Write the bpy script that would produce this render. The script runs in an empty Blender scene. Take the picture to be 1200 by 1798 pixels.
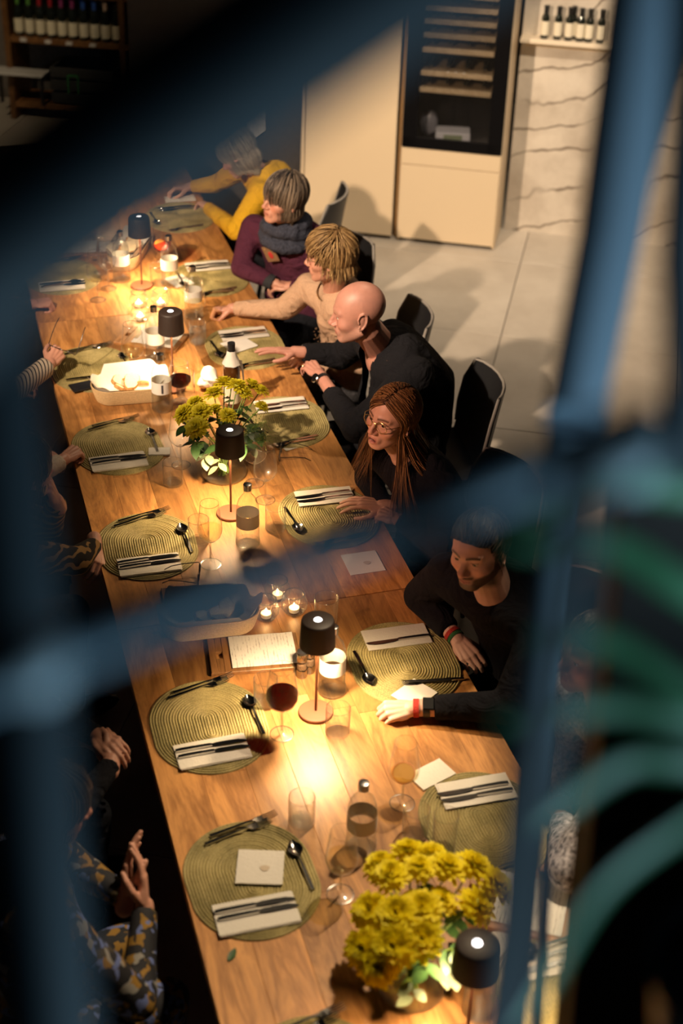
import bpy, bmesh, math, random
import numpy as np
from mathutils import Vector, Matrix
sc = bpy.context.scene
C = sc.collection
PI = math.pi
rnd = random.Random(11)
nrng = np.random.default_rng(11)

# ------------------------------------------------------------------ camera
cam_d = bpy.data.cameras.new('camera')
cam = bpy.data.objects.new('camera', cam_d)
C.objects.link(cam)
cam.matrix_world = Matrix(((0.96065, 0.12796, -0.24651, 0.0),
                           (-0.27632, 0.53010, -0.80165, 0.0),
                           (0.02809, 0.83823, 0.54460, 3.823),
                           (0, 0, 0, 1)))
cam_d.sensor_width = 36
cam_d.sensor_fit = 'AUTO'
cam_d.lens = 51.95
cam_d.clip_start = 0.02
cam_d.dof.use_dof = True
cam_d.dof.focus_distance = 5.35
cam_d.dof.aperture_fstop = 1.7
sc.camera = cam

# ------------------------------------------------------------------ world, exposure
w = bpy.data.worlds.new('world')
sc.world = w
w.use_nodes = True
bg = w.node_tree.nodes['Background']
bg.inputs[0].default_value = (0.30, 0.36, 0.45, 1)
bg.inputs[1].default_value = 0.006
sc.view_settings.view_transform = 'Standard'
sc.view_settings.look = 'None'
sc.view_settings.gamma = 1.0
sc.view_settings.exposure = 0.0
sc.view_settings.use_curve_mapping = False
sc.cycles.transparent_max_bounces = 32
sc.cycles.max_bounces = 8
sc.cycles.sample_clamp_indirect = 4.0
sc.cycles.caustics_refractive = False
sc.cycles.caustics_reflective = False

# ------------------------------------------------------------------ lights of the room
def spot(name, loc, target, power, color, angle, blend, size):
    d = bpy.data.lights.new(name, 'SPOT')
    d.energy = power
    d.color = color
    d.spot_size = math.radians(angle)
    d.spot_blend = blend
    d.shadow_soft_size = size
    o = bpy.data.objects.new(name, d)
    C.objects.link(o)
    o.location = loc
    o.rotation_euler = (Vector(target) - Vector(loc)).to_track_quat('-Z', 'Y').to_euler()
    return o
def area(name, loc, target, power, color, size):
    d = bpy.data.lights.new(name, 'AREA')
    d.energy = power
    d.color = color
    d.size = size
    o = bpy.data.objects.new(name, d)
    C.objects.link(o)
    o.location = loc
    o.rotation_euler = (Vector(target) - Vector(loc)).to_track_quat('-Z', 'Y').to_euler()
    return o
# ceiling spot high on the left, throwing the guests' shadows onto the pale floor and the cabinets
spot('ceiling_spot', (-1.45, 3.4, 3.98), (2.9, 7.5, 0.5), 1750, (1.0, 0.74, 0.50), 40, 0.5, 0.07)
# ceiling spots washing the marble, the wine cabinets and the floor
spot('cabinet_spot', (2.5, 5.6, 4.6), (3.3, 8.9, 0.9), 540, (1.0, 0.80, 0.57), 58, 0.9, 0.08)
spot('floor_spot', (4.3, 6.2, 4.6), (3.2, 7.4, 0.0), 240, (1.0, 0.82, 0.62), 62, 0.8, 0.10)
# spots over the tables
spot('table_spot', (2.3, 3.9, 4.3), (0.95, 2.50, 0.8), 700, (1.0, 0.76, 0.48), 36, 0.7, 0.06)
spot('middle_spot', (2.5, 6.3, 4.4), (1.0, 5.0, 0.8), 200, (1.0, 0.74, 0.46), 30, 0.8, 0.06)
# warm spot added to brighten faces of the right row, aimed over the heads of the left row
spot('face_fill_spot', (-2.0, 3.2, 3.2), (1.52, 4.12, 1.16), 560, (1.0, 0.50, 0.32), 19, 0.8, 0.12)
# dim spot on the bottle shelf at the back
spot('shelf_spot', (-0.4, 8.9, 3.4), (0.25, 11.6, 0.75), 170, (1.0, 0.75, 0.45), 50, 0.8, 0.06)
# cool lamp of the upper floor beside the camera, reaching the balustrade
area('gallery_lamp', (0.60, -0.12, 2.72), (0.40, 0.75, 3.45), 9, (0.50, 0.80, 1.0), 0.3)
spot('rail_fill_spot', (0.95, -0.30, 3.60), (0.60, 1.15, 3.20), 62, (0.60, 0.82, 1.0), 38, 0.5, 0.05)  # extra unseen spot, added to brighten the right rail bar

# ------------------------------------------------------------------ helpers
class G:
    """collects faces; build() links them as ONE mesh object"""
    def __init__(s):
        s.v = []; s.f = []; s.mi = []
    def add(s, V, F, m=0):
        b = len(s.v)
        s.v.extend([tuple(map(float, p)) for p in V])
        s.f.extend([tuple(b + i for i in f) for f in F])
        s.mi.extend([m] * len(F))
        return s
    def box(s, c, d, rz=0.0, m=0, bev=0.0):
        x, y, z = d[0] / 2, d[1] / 2, d[2] / 2
        if bev > 0:
            b = min(bev, x * .9, y * .9, z * .9)
            V = []
            for (k, q) in ((0, -z), (b, -z + b), (b, z - b), (0, z)):
                e = b - k if k == 0 else 0
                X, Y = x - e, y - e
                V += [(-X, -Y, q), (X, -Y, q), (X, Y, q), (-X, Y, q)]
            F = [(3, 2, 1, 0), (12, 13, 14, 15)]
            for r in range(3):
                for i in range(4):
                    j = (i + 1) % 4
                    F.append((r * 4 + i, r * 4 + j, r * 4 + 4 + j, r * 4 + 4 + i))
        else:
            V = [(-x, -y, -z), (x, -y, -z), (x, y, -z), (-x, y, -z), (-x, -y, z), (x, -y, z), (x, y, z), (-x, y, z)]
            F = [(3, 2, 1, 0), (4, 5, 6, 7), (0, 1, 5, 4), (1, 2, 6, 5), (2, 3, 7, 6), (3, 0, 4, 7)]
        cs, sn = math.cos(rz), math.sin(rz)
        return s.add([(c[0] + p[0] * cs - p[1] * sn, c[1] + p[0] * sn + p[1] * cs, c[2] + p[2]) for p in V], F, m)
    def lathe(s, prof, n=28, c=(0, 0, 0), m=0, rib=0.0, nr=16):
        V = []; idx = []
        for (r, z) in prof:
            if r <= 1e-6:
                idx.append([len(V)] * n); V.append((c[0], c[1], c[2] + z))
            else:
                row = []
                for i in range(n):
                    a = 2 * PI * i / n
                    rr = r * (1 + rib * math.cos(nr * a))
                    row.append(len(V)); V.append((c[0] + rr * math.cos(a), c[1] + rr * math.sin(a), c[2] + z))
                idx.append(row)
        F = []
        for a, b in zip(idx[:-1], idx[1:]):
            for i in range(n):
                j = (i + 1) % n
                q = []
                for t in (a[i], a[j], b[j], b[i]):
                    if t not in q: q.append(t)
                if len(q) > 2: F.append(tuple(q))
        return s.add(V, F, m)
    def loft(s, rings, m=0, caps=True, close=True):
        n = len(rings[0]); V = [p for r in rings for p in r]; F = []
        for k in range(len(rings) - 1):
            for i in range(n if close else n - 1):
                j = (i + 1) % n
                F.append((k * n + i, k * n + j, k * n + n + j, k * n + n + i))
        if caps:
            F.append(tuple(range(n - 1, -1, -1))); F.append(tuple((len(rings) - 1) * n + i for i in range(n)))
        return s.add(V, F, m)
    def tube(s, pts, r, n=8, m=0, caps=True, flat=1.0):
        pts = [Vector(p) for p in pts]
        rr = r if isinstance(r, (list, tuple)) else [r] * len(pts)
        rings = []; up = None
        for i, p in enumerate(pts):
            t = (pts[min(i + 1, len(pts) - 1)] - pts[max(i - 1, 0)])
            t = t.normalized() if t.length > 1e-9 else Vector((0, 0, 1))
            if up is None:
                up = Vector((0, 0, 1)) if abs(t.z) < .9 else Vector((1, 0, 0))
            a = t.cross(up).normalized(); b = a.cross(t).normalized(); up = b
            rings.append([tuple(p + (a * math.cos(2 * PI * k / n) + b * flat * math.sin(2 * PI * k / n)) * rr[i]) for k in range(n)])
        return s.loft(rings, m, caps)
    def rc(s, p0, p1, r0, r1, n=14, m=0, e0=True, e1=True):
        """tapered limb with round (or flat) ends"""
        p0, p1 = Vector(p0), Vector(p1); t = (p1 - p0)
        L = t.length; t = t / L if L > 1e-9 else Vector((0, 0, 1))
        pts, rad = [], []
        if e0:
            for a in (80, 55, 28): pts.append(p0 - t * r0 * math.sin(math.radians(a))); rad.append(r0 * math.cos(math.radians(a)))
        pts.append(p0); rad.append(r0); pts.append(p1); rad.append(r1)
        if e1:
            for a in (28, 55, 80): pts.append(p1 + t * r1 * math.sin(math.radians(a))); rad.append(r1 * math.cos(math.radians(a)))
        a = t.cross(Vector((0, 0, 1)) if abs(t.z) < .9 else Vector((1, 0, 0))).normalized(); b = a.cross(t)
        return s.loft([[tuple(p + (a * math.cos(2 * PI * k / n) + b * math.sin(2 * PI * k / n)) * q) for k in range(n)] for p, q in zip(pts, rad)], m)
    def ell(s, c, r, M=None, n=16, k=10, m=0):
        c = Vector(c); rings = []
        for i in range(1, k):
            ph = PI * i / k - PI / 2
            ring = []
            for j in range(n):
                a = 2 * PI * j / n
                v = Vector((r[0] * math.cos(ph) * math.cos(a), r[1] * math.cos(ph) * math.sin(a), r[2] * math.sin(ph)))
                ring.append(tuple(c + (M @ v if M else v)))
            rings.append(ring)
        return s.loft(rings, m)
    def build(s, name, mats, parent=None, sharp=40, loc=None):
        me = bpy.data.meshes.new(name)
        me.from_pydata(s.v, [], s.f)
        for mt in (mats if isinstance(mats, (list, tuple)) else [mats]): me.materials.append(mt)
        if any(s.mi): me.polygons.foreach_set('material_index', s.mi)
        me.shade_smooth()
        if sharp: me.set_sharp_from_angle(angle=math.radians(sharp))
        return link(name, me, parent, loc)

def link(name, me, parent=None, loc=None):
    o = bpy.data.objects.new(name, me)
    C.objects.link(o)
    if parent: o.parent = parent
    if loc is not None: o.location = loc
    return o
def tag(o, label=None, cat=None, group=None, kind=None):
    if label: o['label'] = label
    if cat: o['category'] = cat
    if group: o['group'] = group
    if kind: o['kind'] = kind
    return o
def thing(name, label, cat, loc=(0, 0, 0), rz=0.0, group=None):
    o = bpy.data.objects.new(name, None)
    C.objects.link(o)
    o.empty_display_size = .05
    o.location = loc; o.rotation_euler = (0, 0, rz)
    return tag(o, label, cat, group)
def dup(src, label, loc, rz=0.0, scale=None, rot=None):
    """copy of a thing with its parts and sub-parts"""
    c = src.copy(); C.objects.link(c)
    c.location = loc; c.rotation_euler = rot if rot else (0, 0, rz)
    if scale: c.scale = (scale,) * 3 if not isinstance(scale, tuple) else scale
    c['label'] = label
    for ch in list(src.children):
        a = ch.copy(); C.objects.link(a); a.parent = c
        for g in ch.children:
            b = g.copy(); C.objects.link(b); b.parent = a
    return c

# ------------------------------------------------------------------ materials
def nodes(name):
    m = bpy.data.materials.new(name); m.use_nodes = True
    nt = m.node_tree; p = nt.nodes['Principled BSDF']
    return m, nt, p
def N(nt, typ, **kw):
    n = nt.nodes.new(typ)
    for k, v in kw.items():
        if k.startswith('i_'):
            key = k[2:]; n.inputs[int(key) if key.isdigit() else key].default_value = v
        else: setattr(n, k, v)
    return n
def c4(c): return (c[0], c[1], c[2], 1)
def srgb(r, g, b):
    f = lambda u: (u / 255 / 12.92) if u / 255 <= .04045 else ((u / 255 + .055) / 1.055) ** 2.4
    return (f(r), f(g), f(b))
def plain(name, col, rough=.5, metal=0.0, bump=0.0, bscale=60.0, var=0.0, coat=0.0, sheen=0.0, spec=.5):
    m, nt, p = nodes(name)
    p.inputs['Base Color'].default_value = c4(col)
    p.inputs['Roughness'].default_value = rough
    p.inputs['Metallic'].default_value = metal
    p.inputs['Specular IOR Level'].default_value = spec
    if coat: p.inputs['Coat Weight'].default_value = coat
    if sheen: p.inputs['Sheen Weight'].default_value = sheen
    if bump or var:
        tc = N(nt, 'ShaderNodeTexCoord'); nz = N(nt, 'ShaderNodeTexNoise', i_Scale=bscale, i_Detail=4.0)
        nt.links.new(tc.outputs['Object'], nz.inputs['Vector'])
        if bump:
            b = N(nt, 'ShaderNodeBump', i_Strength=bump, i_Distance=.004)
            nt.links.new(nz.outputs['Fac'], b.inputs['Height']); nt.links.new(b.outputs[0], p.inputs['Normal'])
        if var:
            r = N(nt, 'ShaderNodeValToRGB')
            r.color_ramp.elements[0].position = .3; r.color_ramp.elements[1].position = .7
            r.color_ramp.elements[0].color = c4([x * (1 - var) for x in col]); r.color_ramp.elements[1].color = c4([min(1, x * (1 + var)) for x in col])
            nt.links.new(nz.outputs['Fac'], r.inputs[0]); nt.links.new(r.outputs[0], p.inputs['Base Color'])
    return m
def wood(name, dark, light, scale=1.0, rough=.42):
    """grain along local Y, a different cut and tone for every board"""
    m, nt, p = nodes(name)
    tc = N(nt, 'ShaderNodeTexCoord'); oi = N(nt, 'ShaderNodeObjectInfo')
    off = N(nt, 'ShaderNodeVectorMath', operation='SCALE'); off.inputs[0].default_value = (17.3, 41.7, 9.1)
    nt.links.new(oi.outputs['Random'], off.inputs['Scale'])
    ad = N(nt, 'ShaderNodeVectorMath', operation='ADD')
    nt.links.new(tc.outputs['Object'], ad.inputs[0]); nt.links.new(off.outputs[0], ad.inputs[1])
    mp = N(nt, 'ShaderNodeMapping'); mp.inputs['Scale'].default_value = (8 * scale, 1.7 * scale, 8 * scale)
    nt.links.new(ad.outputs[0], mp.inputs[0])
    n1 = N(nt, 'ShaderNodeTexNoise', i_Scale=1.0, i_Detail=5.0, i_Roughness=.62, i_Distortion=.8)
    nt.links.new(mp.outputs[0], n1.inputs['Vector'])
    mul = N(nt, 'ShaderNodeMath', operation='MULTIPLY'); mul.inputs[1].default_value = 9.0
    nt.links.new(n1.outputs['Fac'], mul.inputs[0])
    fr = N(nt, 'ShaderNodeMath', operation='PINGPONG'); fr.inputs[1].default_value = 1.0
    nt.links.new(mul.outputs[0], fr.inputs[0])
    mp2 = N(nt, 'ShaderNodeMapping'); mp2.inputs['Scale'].default_value = (120 * scale, 7 * scale, 120 * scale)
    nt.links.new(ad.outputs[0], mp2.inputs[0])
    n2 = N(nt, 'ShaderNodeTexNoise', i_Scale=1.0, i_Detail=6.0, i_Roughness=.7)
    nt.links.new(mp2.outputs[0], n2.inputs['Vector'])
    mx = N(nt, 'ShaderNodeMath', operation='MULTIPLY_ADD'); mx.inputs[1].default_value = .45
    sc2 = N(nt, 'ShaderNodeMath', operation='MULTIPLY'); sc2.inputs[1].default_value = .75
    nt.links.new(n2.outputs['Fac'], sc2.inputs[0])
    nt.links.new(fr.outputs[0], mx.inputs[0]); nt.links.new(sc2.outputs[0], mx.inputs[2])
    rp = N(nt, 'ShaderNodeValToRGB')
    rp.color_ramp.elements[0].position = .2; rp.color_ramp.elements[0].color = c4(dark)
    rp.color_ramp.elements[1].position = .85; rp.color_ramp.elements[1].color = c4(light)
    nt.links.new(mx.outputs[0], rp.inputs[0])
    hv = N(nt, 'ShaderNodeHueSaturation')
    mr = N(nt, 'ShaderNodeMapRange'); mr.inputs['To Min'].default_value = .62; mr.inputs['To Max'].default_value = 1.26
    nt.links.new(oi.outputs['Random'], mr.inputs[0]); nt.links.new(mr.outputs[0], hv.inputs['Value'])
    nt.links.new(rp.outputs[0], hv.inputs['Color'])
    # dark knots
    vo = N(nt, 'ShaderNodeTexVoronoi', i_Scale=2.6 * scale, feature='F1')
    nt.links.new(ad.outputs[0], vo.inputs['Vector'])
    kr = N(nt, 'ShaderNodeValToRGB')
    kr.color_ramp.elements[0].position = .022; kr.color_ramp.elements[0].color = (.08, .045, .02, 1)
    kr.color_ramp.elements[1].position = .055; kr.color_ramp.elements[1].color = (1, 1, 1, 1)
    nt.links.new(vo.outputs['Distance'], kr.inputs[0])
    mm = N(nt, 'ShaderNodeMix', data_type='RGBA', blend_type='MULTIPLY'); mm.inputs[0].default_value = 1.0
    nt.links.new(hv.outputs[0], mm.inputs[6]); nt.links.new(kr.outputs[0], mm.inputs[7])
    nt.links.new(mm.outputs[2], p.inputs['Base Color'])
    b = N(nt, 'ShaderNodeBump', i_Strength=.25, i_Distance=.002)
    nt.links.new(n2.outputs['Fac'], b.inputs['Height']); nt.links.new(b.outputs[0], p.inputs['Normal'])
    p.inputs['Roughness'].default_value = rough
    return m
def thin_glass(name, tint=(1, 1, 1), edge=(.88, .88, .86), power=3.5, strength=.85):
    m = bpy.data.materials.new(name); m.use_nodes = True; nt = m.node_tree; nt.nodes.clear()
    out = N(nt, 'ShaderNodeOutputMaterial'); lw = N(nt, 'ShaderNodeLayerWeight', i_Blend=.5)
    pw = N(nt, 'ShaderNodeMath', operation='POWER'); pw.inputs[1].default_value = power
    nt.links.new(lw.outputs['Facing'], pw.inputs[0])
    mr = N(nt, 'ShaderNodeMapRange'); mr.inputs['To Min'].default_value = .045; mr.inputs['To Max'].default_value = strength
    nt.links.new(pw.outputs[0], mr.inputs[0])
    tc = N(nt, 'ShaderNodeMix', data_type='RGBA'); tc.inputs[6].default_value = c4(tint); tc.inputs[7].default_value = c4(edge)
    nt.links.new(pw.outputs[0], tc.inputs[0])
    tr = N(nt, 'ShaderNodeBsdfTransparent'); gl = N(nt, 'ShaderNodeBsdfGlossy', i_Roughness=.04); g2 = N(nt, 'ShaderNodeBsdfGlossy', i_Roughness=.38)
    nt.links.new(tc.outputs[2], tr.inputs[0])
    mg = N(nt, 'ShaderNodeMixShader', i_Fac=.45); nt.links.new(gl.outputs[0], mg.inputs[1]); nt.links.new(g2.outputs[0], mg.inputs[2])
    ms = N(nt, 'ShaderNodeMixShader')
    nt.links.new(mr.outputs[0], ms.inputs[0]); nt.links.new(tr.outputs[0], ms.inputs[1]); nt.links.new(mg.outputs[0], ms.inputs[2])
    nt.links.new(ms.outputs[0], out.inputs[0])
    return m
def solid_glass(name, col, refl=.30, rough=.22):
    """thick glass: rims, feet and bottoms that catch the lamps"""
    m = bpy.data.materials.new(name); m.use_nodes = True; nt = m.node_tree; nt.nodes.clear()
    out = N(nt, 'ShaderNodeOutputMaterial'); lw = N(nt, 'ShaderNodeLayerWeight', i_Blend=.5)
    mr = N(nt, 'ShaderNodeMapRange'); mr.inputs['To Min'].default_value = refl * .6; mr.inputs['To Max'].default_value = min(1, refl * 2.0)
    nt.links.new(lw.outputs['Facing'], mr.inputs[0])
    tr = N(nt, 'ShaderNodeBsdfTransparent'); tr.inputs[0].default_value = c4(col); gl = N(nt, 'ShaderNodeBsdfGlossy', i_Roughness=rough); g2 = N(nt, 'ShaderNodeBsdfGlossy', i_Roughness=.05)
    mg = N(nt, 'ShaderNodeMixShader', i_Fac=.4); nt.links.new(gl.outputs[0], mg.inputs[1]); nt.links.new(g2.outputs[0], mg.inputs[2])
    ms = N(nt, 'ShaderNodeMixShader'); nt.links.new(mr.outputs[0], ms.inputs[0]); nt.links.new(tr.outputs[0], ms.inputs[1]); nt.links.new(mg.outputs[0], ms.inputs[2])
    nt.links.new(ms.outputs[0], out.inputs[0])
    return m
def liquid(name, col, ior=1.33, clear=.5):
    m = bpy.data.materials.new(name); m.use_nodes = True; nt = m.node_tree; nt.nodes.clear()
    out = N(nt, 'ShaderNodeOutputMaterial'); tr = N(nt, 'ShaderNodeBsdfTransparent'); gl = N(nt, 'ShaderNodeBsdfGlass', i_Roughness=.0, i_IOR=ior)
    tr.inputs[0].default_value = c4(col); gl.inputs[0].default_value = c4(col)
    ms = N(nt, 'ShaderNodeMixShader'); ms.inputs[0].default_value = 1 - clear
    nt.links.new(tr.outputs[0], ms.inputs[1]); nt.links.new(gl.outputs[0], ms.inputs[2]); nt.links.new(ms.outputs[0], out.inputs[0])
    return m
def emit(name, col, s):
    m = bpy.data.materials.new(name); m.use_nodes = True; nt = m.node_tree; nt.nodes.clear()
    out = N(nt, 'ShaderNodeOutputMaterial'); e = N(nt, 'ShaderNodeEmission', i_Strength=s); e.inputs[0].default_value = c4(col)
    nt.links.new(e.outputs[0], out.inputs[0])
    return m
def printed(name, paper, ink, lines=60.0, axis=1, dens=.52, rough=.8):
    """paper with rows of small illegible print"""
    m, nt, p = nodes(name)
    tc = N(nt, 'ShaderNodeTexCoord'); sx = N(nt, 'ShaderNodeSeparateXYZ'); nt.links.new(tc.outputs['Object'], sx.inputs[0])
    ml = N(nt, 'ShaderNodeMath', operation='MULTIPLY'); ml.inputs[1].default_value = lines
    nt.links.new(sx.outputs[axis], ml.inputs[0])
    fr = N(nt, 'ShaderNodeMath', operation='FRACT'); nt.links.new(ml.outputs[0], fr.inputs[0])
    lt = N(nt, 'ShaderNodeMath', operation='LESS_THAN'); lt.inputs[1].default_value = .45; nt.links.new(fr.outputs[0], lt.inputs[0])
    mp = N(nt, 'ShaderNodeMapping'); s = [14.0, 14.0, 1.0]; s[axis] = lines
    mp.inputs['Scale'].default_value = s; nt.links.new(tc.outputs['Object'], mp.inputs[0])
    wn = N(nt, 'ShaderNodeTexNoise', i_Scale=1.0, i_Detail=5.0, i_Roughness=.9); nt.links.new(mp.outputs[0], wn.inputs['Vector'])
    gt = N(nt, 'ShaderNodeMath', operation='GREATER_THAN'); gt.inputs[1].default_value = dens; nt.links.new(wn.outputs['Fac'], gt.inputs[0])
    an = N(nt, 'ShaderNodeMath', operation='MULTIPLY'); nt.links.new(lt.outputs[0], an.inputs[0]); nt.links.new(gt.outputs[0], an.inputs[1])
    mx = N(nt, 'ShaderNodeMix', data_type='RGBA'); mx.inputs[6].default_value = c4(paper); mx.inputs[7].default_value = c4(ink)
    nt.links.new(an.outputs[0], mx.inputs[0]); nt.links.new(mx.outputs[2], p.inputs['Base Color'])
    p.inputs['Roughness'].default_value = rough
    return m

M_table = wood('oak_boards', (.21, .083, .023), (.54, .258, .082))
M_board = wood('board_wood', (.17, .075, .025), (.40, .19, .07), 1.6)
M_shelfwood = wood('shelf_wood', (.11, .045, .014), (.26, .12, .04))
M_slat = wood('beech_slat', (.50, .36, .19), (.72, .56, .34), 2.0)
M_glass = thin_glass('drinking_glass')
M_bottle = thin_glass('water_bottle_glass', (.985, .99, .985), (.84, .86, .82), 3.2)
M_vase = thin_glass('vase_glass', (.97, .98, .96), (.72, .76, .70), 2.6)
M_rim = solid_glass('glass_rim', (.97, .97, .96), .30)
M_water = liquid('water', (.985, .99, .985), 1.33, .90)
M_base = solid_glass('thick_glass_bottom', (.98, .985, .98), .15, .12)
M_white = liquid('white_wine', (.985, .955, .80), 1.33, .90)
M_red = liquid('red_wine', (.16, .006, .020), 1.33, .8)
M_orange = liquid('orange_drink', (.92, .36, .12), 1.33, .9)
M_steel = plain('cutlery_steel', (.62, .60, .57), .16, 1.0)
M_cap = plain('bottle_cap_metal', (.30, .29, .29), .32, 1.0)
M_label = plain('bottle_label_print', (.70, .67, .62), .6)
M_labeld = plain('dark_label_strip', (.05, .05, .06), .6)
M_napkin = plain('paper_napkin', (.66, .62, .56), .9, bump=.3, bscale=120)
M_card = plain('white_card', (.70, .68, .65), .8)
M_menu = printed('menu_print', (.72, .70, .66), (.42, .40, .38), 95.0, 0, .535)
M_shade = plain('lamp_shade_black', (.030, .018, .014), .55)
M_rust = plain('rust_painted_metal', (.15, .050, .019), .6)
M_led = emit('led_disc', (1, .93, .90), 6.0)
M_bulb = emit('lamp_diffuser', (1, .72, .40), 14.0)
M_flame = emit('candle_flame', (1, .62, .22), 60.0)
M_wax = plain('candle_wax', (.85, .80, .70), .5)
M_black = plain('black_plastic', (.012, .012, .014), .4)
M_chair = plain('chair_shell_black', (.014, .015, .018), .45)
M_chairedge = plain('chair_edge_grey', (.30, .28, .26), .5)
M_cab = plain('cabinet_cream', (.74, .60, .42), .42, bump=.05, bscale=300)
M_dark = plain('cooler_black', (.004, .004, .005), .35, spec=.12)
M_bottled = plain('dark_wine_bottle', (.010, .013, .010), .08, coat=1.0)
M_winelabel = plain('wine_label_cream', (.72, .66, .50), .7)
M_stem = plain('flower_stem_green', (.16, .26, .04), .5)
M_leaf = plain('leaf_green', (.035, .085, .022), .45, var=.3, bscale=30)
M_euc = plain('eucalyptus_leaf', (.34, .40, .22), .55, var=.15, bscale=20)
M_bread = plain('bread_crust', (.50, .26, .09), .8, bump=.8, bscale=90, var=.45)
M_crumb = plain('bread_crumb', (.78, .64, .42), .9, bump=.8, bscale=140, var=.12)
M_rattan = plain('rattan_coil', (.66, .46, .24), .6, bump=.3, bscale=200, var=.15)
M_brass = plain('brass', (.60, .42, .18), .3, 1.0)
# ------------------------------------------------------------------ the room, turned 28 degrees against the table
PHI = -0.486
E1 = Vector((math.cos(PHI), math.sin(PHI), 0)); E2 = Vector((-E1.y, E1.x, 0)); A0 = Vector((2.425, 9.04, 0))
def RF(a, b, z=0.0):
    p = A0 + E1 * a + E2 * b
    return (p.x, p.y, z)

def tile_mat():
    m, nt, p = nodes('stone_floor_tile')
    tc = N(nt, 'ShaderNodeTexCoord'); oi = N(nt, 'ShaderNodeObjectInfo')
    n1 = N(nt, 'ShaderNodeTexNoise', i_Scale=3.0, i_Detail=6.0, i_Roughness=.6)
    nt.links.new(tc.outputs['Object'], n1.inputs['Vector'])
    r = N(nt, 'ShaderNodeValToRGB')
    r.color_ramp.elements[0].position = .3; r.color_ramp.elements[0].color = (.47, .42, .36, 1)
    r.color_ramp.elements[1].position = .75; r.color_ramp.elements[1].color = (.61, .56, .49, 1)
    nt.links.new(n1.outputs['Fac'], r.inputs[0])
    nt.links.new(r.outputs[0], p.inputs['Base Color']); p.inputs['Roughness'].default_value = .45
    return m
M_tile = tile_mat()
M_grout = plain('floor_grout', (.20, .18, .16), .9)
fl = G().box((0, 0, 0), (24, 26, .1)).build('floor', M_grout, loc=RF(-1.5, -6.0, -.062)); fl.rotation_euler = (0, 0, PHI)
tag(fl, kind='structure')
TX, TY = 1.03, 1.10
tile_me = None
for i in range(-7, 5):
    for j in range(-10, 3):
        if tile_me is None:
            t = G().box((0, 0, 0), (TX - .005, TY - .005, .012), bev=.002).build('tile', M_tile, fl); tile_me = t.data
        else:
            t = link('tile', tile_me, fl)
        # parent space of the floor slab
        t.location = (.47 + TX * (i + .5) + 1.5, -.15 + TY * (j + .5) + 6.0, .056)

# marble wall beside the wine cabinets
def marble_mat():
    m, nt, p = nodes('veined_marble')
    tc = N(nt, 'ShaderNodeTexCoord')
    n1 = N(nt, 'ShaderNodeTexNoise', i_Scale=2.2, i_Detail=8.0, i_Roughness=.62); nt.links.new(tc.outputs['Object'], n1.inputs['Vector'])
    r = N(nt, 'ShaderNodeValToRGB')
    r.color_ramp.elements[0].position = .25; r.color_ramp.elements[0].color = (.40, .34, .28, 1)
    r.color_ramp.elements[1].position = .62; r.color_ramp.elements[1].color = (.70, .64, .56, 1)
    nt.links.new(n1.outputs['Fac'], r.inputs[0])
    # thin dark veins rising to one side, broken here and there
    sx = N(nt, 'ShaderNodeVectorMath', operation='DOT_PRODUCT'); sx.inputs[1].default_value = (-.48, 0, 1.0); nt.links.new(tc.outputs['Object'], sx.inputs[0])
    vn = N(nt, 'ShaderNodeTexNoise', i_Scale=1.3, i_Detail=4.0, i_Roughness=.5); nt.links.new(tc.outputs['Object'], vn.inputs['Vector'])
    ma = N(nt, 'ShaderNodeMath', operation='MULTIPLY_ADD'); ma.inputs[1].default_value = .75; nt.links.new(vn.outputs['Fac'], ma.inputs[0]); nt.links.new(sx.outputs['Value'], ma.inputs[2])
    fr = N(nt, 'ShaderNodeMath', operation='PINGPONG'); fr.inputs[1].default_value = .115; nt.links.new(ma.outputs[0], fr.inputs[0])
    bn = N(nt, 'ShaderNodeTexNoise', i_Scale=2.3, i_Detail=2.0); nt.links.new(tc.outputs['Object'], bn.inputs['Vector'])
    br = N(nt, 'ShaderNodeMapRange'); br.inputs['From Min'].default_value = .34; br.inputs['From Max'].default_value = .52; nt.links.new(bn.outputs['Fac'], br.inputs[0])
    vr = N(nt, 'ShaderNodeValToRGB')
    vr.color_ramp.elements[0].position = .002; vr.color_ramp.elements[0].color = (.26, .22, .19, 1)
    vr.color_ramp.elements[1].position = .014; vr.color_ramp.elements[1].color = (1, 1, 1, 1)
    nt.links.new(fr.outputs[0], vr.inputs[0])
    mm = N(nt, 'ShaderNodeMix', data_type='RGBA', blend_type='MULTIPLY')
    nt.links.new(br.outputs[0], mm.inputs[0])
    nt.links.new(r.outputs[0], mm.inputs[6]); nt.links.new(vr.outputs[0], mm.inputs[7]); nt.links.new(mm.outputs[2], p.inputs['Base Color'])
    p.inputs['Roughness'].default_value = .35
    return m
M_marble = marble_mat()
mw = G().box((0, 0, 0), (3.6, .1, 4.6)).build('wall_right', M_marble, loc=RF(3.13, .43, 2.3)); mw.rotation_euler = (0, 0, PHI); tag(mw, kind='structure')
M_backwall = plain('back_wall_plaster', (.13, .115, .105), .8, bump=.2, bscale=30, var=.2)
bw = G().box((0, 0, 0), (9.0, .1, 4.6)).build('wall_back', M_backwall, loc=RF(-3.6, 2.12, 2.3)); bw.rotation_euler = (0, 0, PHI); tag(bw, kind='structure')
sw = G().box((0, 0, 0), (.1, 1.55, 4.6)).build('wall_side', M_backwall, loc=RF(.75, 1.29, 2.3)); sw.rotation_euler = (0, 0, PHI); tag(sw, kind='structure')
lw_ = G().box((0, 0, 0), (.1, 18.0, 4.6)).build('wall_left', M_backwall, loc=RF(-8.1, -5.0, 2.3)); lw_.rotation_euler = (0, 0, PHI); tag(lw_, kind='structure')

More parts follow.
